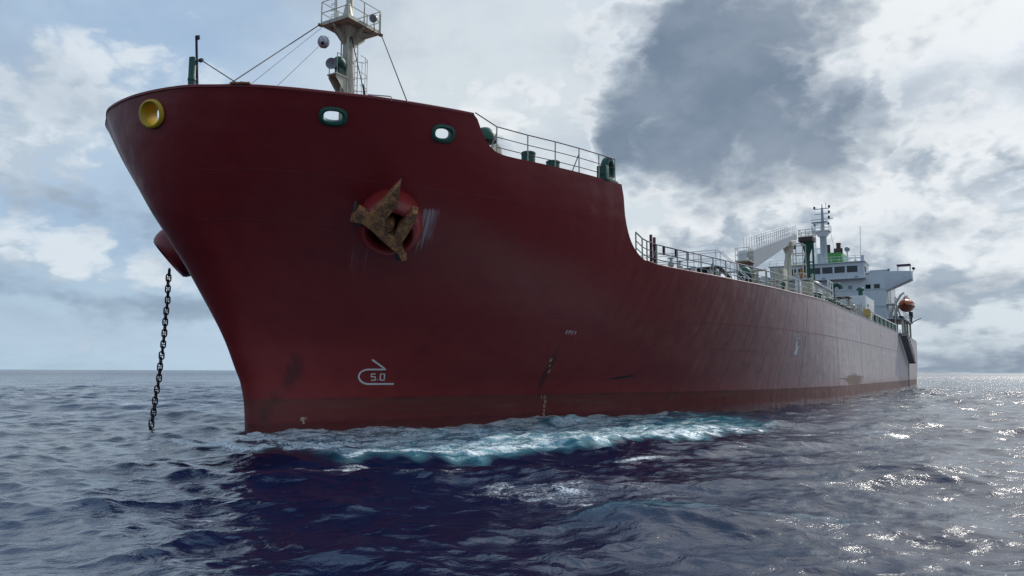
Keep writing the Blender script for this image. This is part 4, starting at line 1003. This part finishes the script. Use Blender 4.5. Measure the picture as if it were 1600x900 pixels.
# wing fittings
q = MB()
for y in (11.75, 13.45): q.tube([(112.1, y, 17.8), (112.1, y, 18.75)], .05, 6); q.tube([(113.3, y, 17.8), (113.3, y, 18.75)], .05, 6)
part(q, 'canopy_frame', 'white', su, O)
q = MB(); q.box((112.7, 12.6, 18.82), (1.4, 1.9, .24)); part(q, 'canopy', 'purple', su, O, bevel=.04)
q = MB(); q.lathe([(.06, -.22), (.2, -.15), (.25, 0), (.2, .15), (.06, .22)], (112.2, 13.95, 18.2), n=14); q.tube([(112.2, 13.8, 17.6), (112.2, 13.95, 18.1)], .05, 6); part(q, 'searchlight', 'black', su, O)
q = MB(); q.box((112.3, 10.5, 18.2), (.3, .3, .4)); part(q, 'wing_box', 'grey', su, O)
# rails on the wheelhouse top
q = MB()
for y in np.linspace(-7.2, 7.2, 13): q.tube([(111.0, y, 19.7), (111.0, y, 20.65)], .035, 6)
for z in (20.2, 20.65): q.tube([(111.0, -7.2, z), (111.0, 7.2, z), (116.5, 7.2, z)], .03, 6)
part(q, 'roof_railing', 'house', su, O)
q = MB(); q.box((111.6, 6.9, 20.2), (.5, .5, .9)); q.box((111.6, 5.9, 19.9), (.3, .3, .4)); q.tube([(111.5, 4.5, 20.35), (111.5, 6.6, 20.35)], .08, 6); part(q, 'roof_fitting', 'house', su, O)
q = MB(); q.tube([(112, 6.62, 19.8), (112, 6.75, 25.4)], .035, 6); part(q, 'whip_antenna', 'grey', su, O)
dm = node('satellite_dome', ship, (114, 4.4, 19.7)); O2 = (114, 4.4, 19.7)
q = MB(); q.lathe([(.02, -.42), (.25, -.34), (.40, -.1), (.42, .08), (.34, .28), (.18, .39), (.02, .42)], (114, 4.42, 22.15), n=20); part(q, 'dome', 'grey', dm, O2)
q = MB(); q.tube([(114, 4.4, 19.7), (114, 4.42, 21.8)], .13, 8); q.lathe([(.6, -.03), (.6, .03)], (114, 4.4, 20.75), n=16)
for dy in (-.8, .8): q.tube([(114, 4.4, 20.7), (114, 4.4+dy, 19.75)], .05, 6)
part(q, 'dome_post', 'house', dm, O2)
# funnel
fu = node('funnel', ship, (120, 1.1, 18)); O = (120, 1.1, 18)
q = MB()
bot = [Vector((120, -.35, 18)), Vector((120, 3.25, 18)), Vector((126.5, 3.25, 18)), Vector((126.5, -.35, 18))]; top = [Vector((120.2, -.05, 22.75)), Vector((120.2, 2.55, 22.7)), Vector((126, 2.55, 22.9)), Vector((126, -.05, 22.9))]
q.add(bot+top, [(0, 1, 5, 4), (1, 2, 6, 5), (2, 3, 7, 6), (3, 0, 4, 7), (4, 5, 6, 7), (3, 2, 1, 0)]); part(q, 'casing', 'bright_green', fu, O, bevel=.08)
q = MB(); q.box((121.6, -.80, 20.35), (3.0, 1.0, 4.7)); part(q, 'side_casing', 'pale_green', fu, O, bevel=.08)
q = MB(); q.lathe([(.36, 0), (.36, 1.3), (.38, 1.32), (.38, 1.5), (.30, 1.52)], (121, .40, 22.7), n=16); part(q, 'exhaust_pipe', 'brown', fu, O)
q = MB(); q.lathe([(.36, 0), (.36, 1.3), (.40, 1.32), (.40, 1.6), (.32, 1.62)], (121, 2.08, 22.8), n=16); q.box((120.9, 1.95, 23.05), (1.0, 1.15, .75)); part(q, 'exhaust_pipe', 'brown', fu, O)
q = MB(); q.lathe([(.13, 0), (.13, .95)], (120.8, 2.62, 22.5), n=10); part(q, 'exhaust_pipe', 'black', fu, O)
q = MB(); q.lathe([(.25, 0), (.25, .8)], (120.8, -.5, 22.6), n=12); part(q, 'exhaust_pipe', 'brown', fu, O)
q = MB()
for y in np.linspace(.2, 2.6, 6): q.tube([(119.7, y, 19.6), (119.7, y, 20.7)], .035, 6)
for z in (20.15, 20.7): q.tube([(119.7, .2, z), (119.7, 2.6, z)], .035, 6)
part(q, 'funnel_railing', 'bright_green', fu, O)
# radar mast
rm = node('radar_mast', ship, (114, .85, 19.7)); O = (114, .85, 19.7)
q = MB(); q.lathe([(.56, 0), (.52, 4.6), (.60, 5.0), (.30, 5.6), (.24, 7.6), (.15, 9.7)], O, n=18); part(q, 'column', 'crane', rm, O)
q = MB(); q.box((113.8, .68, 25.35), (2.2, 2.75, .12)); q.lathe([(.72, 0), (1.25, .75)], (114, .8, 24.55), n=12)
for y in (-.65, .7, 2.0):
    for x in (112.8, 114.8): q.tube([(x, y, 25.4), (x, y, 26.3)], .045, 6)
for z in (25.85, 26.3): q.tube([(112.8, -.65, z), (114.8, -.65, z), (114.8, 2.0, z), (112.8, 2.0, z)], .04, 6, closed=True)
part(q, 'radar_platform', 'house', rm, O)
for z, ya, yb in ((27.5, -.95, 2.5), (28.4, -.35, 1.95), (29.25, -.35, 1.95), (26.75, -.2, 1.6), (22.6, -.6, 1.1)):
    q = MB(); q.tube([(114, ya, z), (114, yb, z)], .08, 6); part(q, 'yard', 'house', rm, O)
for y, z in ((-.35, 29.5), (1.95, 29.55), (1.9, 28.65), (1.85, 27.75), (-.4, 26.6), (1.75, 26.7)):
    q = MB(); q.lathe([(.13, -.22), (.16, -.15), (.16, .15), (.1, .22)], (114, y, z), n=10); part(q, 'signal_lamp', 'black', rm, O)
q = MB(); q.tube([(114, .85, 29.3), (114, .85, 30.0)], .07, 6); q.tube([(114, 1.45, 29.3), (114, 1.45, 30.25)], .04, 6); part(q, 'mast_head', 'grey', rm, O)
q = MB(); q.box((112.7, .6, 26.75), (.18, 2.4, .22)); part(q, 'radar_scanner', 'grey', rm, O)
q = MB()
for y in (-.3, .15): q.tube([(112.4, y-.2, 19.7), (112.4, y-.2, 26.0)], .05, 6)
for z in np.arange(20.2, 26, .9): q.tube([(112.4, -.5, z), (112.4, -.05, z)], .05, 6)
part(q, 'mast_ladder', 'house', rm, O)
q = MB(); q.tube([(114, 2.0, 25.2), (113, 3.0, 20.2)], .025, 5); part(q, 'halyard', 'wire', rm, O)
# white deckhouse before the superstructure, with vents and pipes
dh = node('deckhouse', ship, (99.5, 7.6, 7.7)); O = (99.5, 7.6, 7.7)
q = MB(); q.box((99.6, 6.6, 10.25), (9.2, 5.1, 5.1)); part(q, 'house_wall', 'white', dh, O, bevel=.06)
q = MB(); q.box((97.2, 9.17, 11.6), (.9, .08, .22)); part(q, 'vent_slot', 'black', dh, O)
q = MB(); q.lathe([(.30, 0), (.30, .8), (.5, .85), (.5, 1.15), (.35, 1.3)], (97, 8.3, 12.8), n=14); part(q, 'ventilator', 'green', dh, O)
pm = node('pipe_manifold', ship, (89, 6.5, 7.7)); O = (89, 6.5, 7.7)
q = MB(); q.box((89, 6.3, 12.05), (2.2, 3.6, .16)); part(q, 'platform', 'brown', pm, O)
for x, y in ((88.2, 4.8), (89.8, 7.8), (88.2, 7.8)):
    q = MB(); q.tube([(x, y, 7.7), (x, y, 12)], .12, 6); part(q, 'platform_leg', 'cream', pm, O)
q = MB(); q.tube([(88.6, 6.0, 12.1), (88.6, 6.0, 13.4), (88.6, 6.25, 13.75), (88.6, 6.7, 13.8), (88.6, 7.0, 13.5), (88.6, 7.05, 13.2)], .30, 10); part(q, 'gooseneck', 'green', pm, O)
q = MB(); q.lathe([(.28, 0), (.28, 1.0)], (88.8, 4.9, 12.1), n=14); part(q, 'drum', 'white', pm, O)
q = MB(); q.box((88.4, 5.6, 10), (.5, 2.6, 4.2)); part(q, 'support_wall', 'cream', pm, O)
v = lathe_part('deck_ventilator', 'green', [(.38, 0), (.38, 5.6), (.42, 5.62), (.42, 6.4), (.3, 6.5)], (103, 3.4, 7.7), n=14)
# stern platform with its machinery
sp = node('boat_platform', ship, (118, 11.4, 7.7)); O = (118, 11.4, 7.7)
q = MB(); q.box((119.5, 11.2, 10.55), (14, 2.2, .22)); part(q, 'platform_deck', 'grey', sp, O)
for x in (112.8, 116.5, 121, 126):
    q = MB(); q.box((x, 12.0, 9.1), (.28, .28, 2.9)); part(q, 'platform_leg', 'cream', sp, O)
q = MB()
for x in np.arange(112.8, 126.6, 2.3): q.tube([(x, 12.25, 10.6), (x, 12.25, 11.6)], .045, 6)
for z in (11.1, 11.6): q.tube([(112.8, 12.25, z), (126.4, 12.25, z)], .04, 6)
part(q, 'platform_railing', 'grey', sp, O)
q = MB(); q.box((120, 11.0, 11.0), (5, 1.4, .7)); part(q, 'machinery', 'black', sp, O, bevel=.1)
q = MB(); q.lathe([(.2, 0), (.2, .9), (.33, .95), (.33, 1.9), (.2, 2.0)], (126, 12.2, 10.6), n=12); part(q, 'vent', 'black', sp, O)
q = MB(); q.tube([(127, 12.2, 10.6), (127, 12.6, 11.0), (127.6, 13.6, 11.5)], .08, 6); part(q, 'fender_arm', 'grey', sp, O)
dv = node('boat_davit', ship, (119, 10.6, 10.6)); O = (119, 10.6, 10.6)
for x in (116.2, 121.8):
    q = MB(); q.tube([(x, 9.9, 10.6), (x, 10.5, 12.7), (x, 11.7, 14.6), (x, 12.15, 14.95)], [.2, .2, .17, .12], 8); part(q, 'davit_arm', 'house', dv, O)
    q = MB(); q.tube([(x, 12.15, 14.9), (x, 12.15, 14.2)], .03, 6); part(q, 'fall', 'wire', dv, O)
    q = MB(); q.tube([(x, 11.3, 10.6), (x, 10.6, 12.9)], .12, 6); part(q, 'davit_strut', 'house', dv, O)
q = MB(); q.tube([(116.2, 10.5, 12.7), (121.8, 10.5, 12.7)], .12, 6); part(q, 'davit_beam', 'house', dv, O)

# ------------------------------------------------------------------ things carried by the ship
# port anchor, housed in its bell
an = node('stockless_anchor', None, (.64, 6.0, 7.1)); O = (.64, 6.0, 7.1)
tag(an, 'rusty brown stockless anchor with two pointed flukes housed against the red hawse bell', 'anchor')
POLY = [(-.518, 5.329, 7.419), (-.548, 5.707, 7.699), (-.447, 5.758, 7.64), (-.244, 5.883, 7.536), (-.255, 5.985, 7.614), (-.225, 6.283, 7.785), (-.216, 6.503, 7.923), (-.258, 6.944, 8.256), (-.249, 7.257, 8.457), (-.088, 7.074, 8.186), (.086, 6.866, 7.886), (.099, 6.606, 7.701), (.144, 6.295, 7.452), (.27, 6.143, 7.234), (.512, 6.175, 7.032), (.627, 6.267, 6.986), (.538, 6.524, 7.241), (.51, 6.911, 7.525), (.495, 7.148, 7.696), (.629, 7.269, 7.653), (.715, 7.157, 7.499), (.831, 6.749, 7.12), (.903, 6.415, 6.83), (1.037, 6.261, 6.604), (1.358, 6.216, 6.278), (1.306, 6.093, 6.243), (1.063, 6.1, 6.472), (.443, 5.859, 6.885), (.025, 5.745, 7.196), (-.222, 5.631, 7.348)]
def anchor_head():
    bm = bmesh.new(); n = HN
    P = [Vector(p)-Vector(O) for p in POLY]
    # thin edges, a thicker ridge along the flukes and the crown: inset the outline and raise it
    lo = [bm.verts.new(p-n*.20) for p in P]; hi = [bm.verts.new(p+n*.14) for p in P]
    N = len(P); f = bm.faces.new(hi)
    for i in range(N): bm.faces.new((lo[i], lo[(i+1) % N], hi[(i+1) % N], hi[i]))
    bm.faces.new(lo[::-1])
    r = bmesh.ops.inset_region(bm, faces=[f], thickness=.095, depth=.0, use_even_offset=True)
    for v in f.verts: v.co += n*.15
    bmesh.ops.triangulate(bm, faces=bm.faces[:])
    bmesh.ops.subdivide_edges(bm, edges=[e for e in bm.edges if e.calc_length() > .25], cuts=1)
    for v in bm.verts: v.co += n*(math.sin(v.co.x*23+v.co.z*17)*math.sin(v.co.y*19))*.012; v.co.x *= -1
    bmesh.ops.recalc_face_normals(bm, faces=bm.faces)
    me = bpy.data.meshes.new('anchor_head'); bm.to_mesh(me); bm.free(); me.shade_smooth(); me.set_sharp_from_angle(angle=R(30)); me.materials.append(M['rust'])
    ob = bpy.data.objects.new('anchor_head', me); COL.objects.link(ob); ob.parent = an
anchor_head()
q = MB(); q.lathe([(.24, -1.2), (.22, .15), (.17, .28)], Vector((.40, 6.18, 7.26)), HN, 14); part(q, 'shank', 'rust', an, O)
for (c, s_) in (((1.16, 6.04, 6.36), .30), ((-.34, 5.50, 7.34), .26)):   # tripping palms at the crown's ends
    q = MB(); Rm = HN.to_track_quat('Z', 'X').to_matrix(); q.box(Vector(c)-HN*.02, (.5*s_/.3, .30, .42), Rm, .75); part(q, 'tripping_palm', 'black', an, O, bevel=.04)
q = MB(); q.lathe([(.06, -.2), (.075, 0), (.05, .16)], (-.52, 5.52, 7.78), (0, .1, 1), 8); part(q, 'shackle_pin', 'chain', an, O)
# starboard chain hanging to the water
ck = node('anchor_chain', None, (.42, -5.86, 6.50)); tag(ck, 'heavy dark stud-link anchor chain hanging from the far bell into the sea', 'anchor chain')
q = MB(); L_, W_, r_ = .165, .092, .031
path = [(0, (L_-W_)*sg*1.0+W_*math.sin(t)*1, W_*math.cos(t)) for sg, t0 in ((1, 0), (-1, math.pi)) for t in np.linspace(t0, t0+math.pi, 7)]
q.tube([(0, p[2], p[1]) for p in path], r_, 7, closed=True); q.tube([(0, -W_, 0), (0, W_, 0)], r_*.8, 6); link = q.mesh('chain_link', 'chain')
pitch = .232
for i in range(33):
    ob = bpy.data.objects.new('chain_link', link); COL.objects.link(ob); ob.parent = ck
    z = -.12-i*pitch; ob.location = (.012*math.sin(i*.9)+.0006*i*i, .01*math.cos(i*1.3), z)
    ob.rotation_euler = (R(2)*math.sin(i*1.7), R(2)*math.cos(i*2.1), R(38 if i % 2 else 128)+.06*math.sin(i*2.3))
# anchor ball on its halyard
bl = node('anchor_ball', None, tuple(BALL)); tag(bl, 'pale wire-ribbed anchor ball hoisted on a halyard beside the foremast', 'day shape')
q = MB(); q.lathe([(.01, -.255), (.10, -.235), (.18, -.18), (.235, -.09), (.255, 0), (.235, .09), (.18, .18), (.10, .235), (.01, .255)], (0, 0, 0), (1, -.6, .85), 20); q.build('ball', 'paleball', bl, smooth=True)
for ax in ((1, 0, 0), (0, 1, 0), (.6, .6, .5)):
    q = MB(); d = Vector(ax).normalized(); b1 = d.orthogonal().normalized(); b2 = d.cross(b1)
    q.tube([(b1*math.cos(t)+b2*math.sin(t))*.262 for t in np.linspace(0, 2*math.pi, 25)[:-1]], .008, 5, closed=True); q.build('wire_hoop', 'grey', bl)
for sg in (-1, 1):
    q = MB(); d = (HE-HS).normalized(); q.lathe([(.07, -.02), (.07, .02), (.02, .04)], d*.245*sg, d*sg, 10); q.build('ball_cap', 'black', bl)
# lifeboat hanging in its davits
lb = node('lifeboat', None, (119, 12.15, 13.0)); tag(lb, 'orange enclosed lifeboat hanging in davits at the ship\'s stern', 'lifeboat')
def boat():
    q = MB(); rows = []
    for t in np.linspace(-1, 1, 17):
        w = max(.03, (1-abs(t)**2.6))**.6; row = []
        for k in range(17):
            f = 2*math.pi*k/16; y = math.cos(f)*1.12*w; z = math.sin(f)
            z = z*1.12*w**.7 if z > 0 else z*1.0*w**.8*(1-.25*abs(t)); row.append((t*3.1, y, z))
        rows.append(row)
    q.strip(rows); q.build('boat_shell', 'orange', lb)
    q = MB(); q.tube([(t*3.12, 1.15*max(.03, (1-abs(t)**2.6))**.6, -.08) for t in np.linspace(-1, 1, 21)], .09, 6); q.tube([(t*3.12, -1.15*max(.03, (1-abs(t)**2.6))**.6, -.08) for t in np.linspace(-1, 1, 21)], .09, 6); q.build('fender_belt', 'brown', lb)
    q = MB(); q.box((.9, 0, 1.15), (1.3, .95, .5), None, .75); q.build('conning_hatch', 'orange', lb, bevel=.08)
    for x in (-1.6, 0, 1.6):
        q = MB(); q.lathe([(.18, -.03), (.18, .04), (.1, .05)], (x, .98, .52), (0, .85, .4), 12); q.build('porthole', 'black', lb)
    for x in (-2.8, 2.8):
        q = MB(); q.tube([(x, 0, .3), (x, 0, 1.25)], .06, 6); q.build('lifting_hook', 'grey', lb)
boat()
# accommodation ladder hanging down the side
al = node('accommodation_ladder', None, (97, 13.0, 7.4)); O = (97, 13.0, 7.4); tag(al, 'dark accommodation ladder slung down the pale ship\'s side below the lifeboat', 'gangway')
A0, A1 = Vector((96.8, 12.98, 7.25)), Vector((107.2, 12.98, 3.75)); side = Vector((0, .85, 0)); up = Vector((.32, 0, .95))
for k, (o_, mt) in enumerate(((0, 'white'), (1, 'grey'))):
    q = MB(); q.prism([A0+side*o_, A1+side*o_, A1+side*o_+up*.26, A0+side*o_+up*.26], Vector((0, .07, 0))); part(q, 'stringer', mt, al, O, smooth=False)
    q = MB()
    for t in np.linspace(0, 1, 9): q.tube([A0.lerp(A1, t)+side*o_, A0.lerp(A1, t)+side*o_+up*1.0], .03, 5)
    q.tube([A0+side*o_+up, A1+side*o_+up], .03, 5); part(q, 'hand_rail', 'black', al, O)
q = MB(); q.box((0, 0, 0), (.30, .8, .05)); sm_ = q.mesh('step', 'black')
for t in np.linspace(.02, .98, 24):
    ob = bpy.data.objects.new('step', sm_); COL.objects.link(ob); ob.parent = al; p = A0.lerp(A1, t)+side*.5+up*.13-Vector(O); ob.location = (-p.x, p.y, p.z)
q = MB(); q.prism([A0+side*.08, A1+side*.08, A1+side*.95, A0+side*.95], up*.05); part(q, 'tread_bed', 'grey', al, O, smooth=False)
q = MB(); q.box(A1+side*.5+Vector((.6, 0, -.05)), (1.3, 1.0, .10)); part(q, 'lower_platform', 'black', al, O)
q = MB(); q.box(A0+side*.5+Vector((-.3, 0, .25)), (1.6, 1.2, .14)); q.tube([A0+side+Vector((-.8, 0, .3)), A0+side+Vector((-.8, 0, 1.5))], .05, 6); part(q, 'upper_platform', 'grey', al, O)
rl_ = node('pilot_ladder', None, (107.6, 13.0, 3.6)); tag(rl_, 'narrow rope pilot ladder hanging to the water under the gangway', 'rope ladder'); O = (107.6, 13.0, 3.6)
for dx in (-.22, .22):
    q = MB(); q.tube([(107.6+dx, 12.98, 3.6), (107.6+dx, 12.9, .2)], .03, 5); part(q, 'side_rope', 'grey', rl_, O)
q = MB(); q.box((0, 0, 0), (.55, .12, .06)); sm_ = q.mesh('rung', 'black')
for k in range(11):
    ob = bpy.data.objects.new('rung', sm_); COL.objects.link(ob); ob.parent = rl_; ob.location = (0, -.01*k*.7, -.15-k*.31)
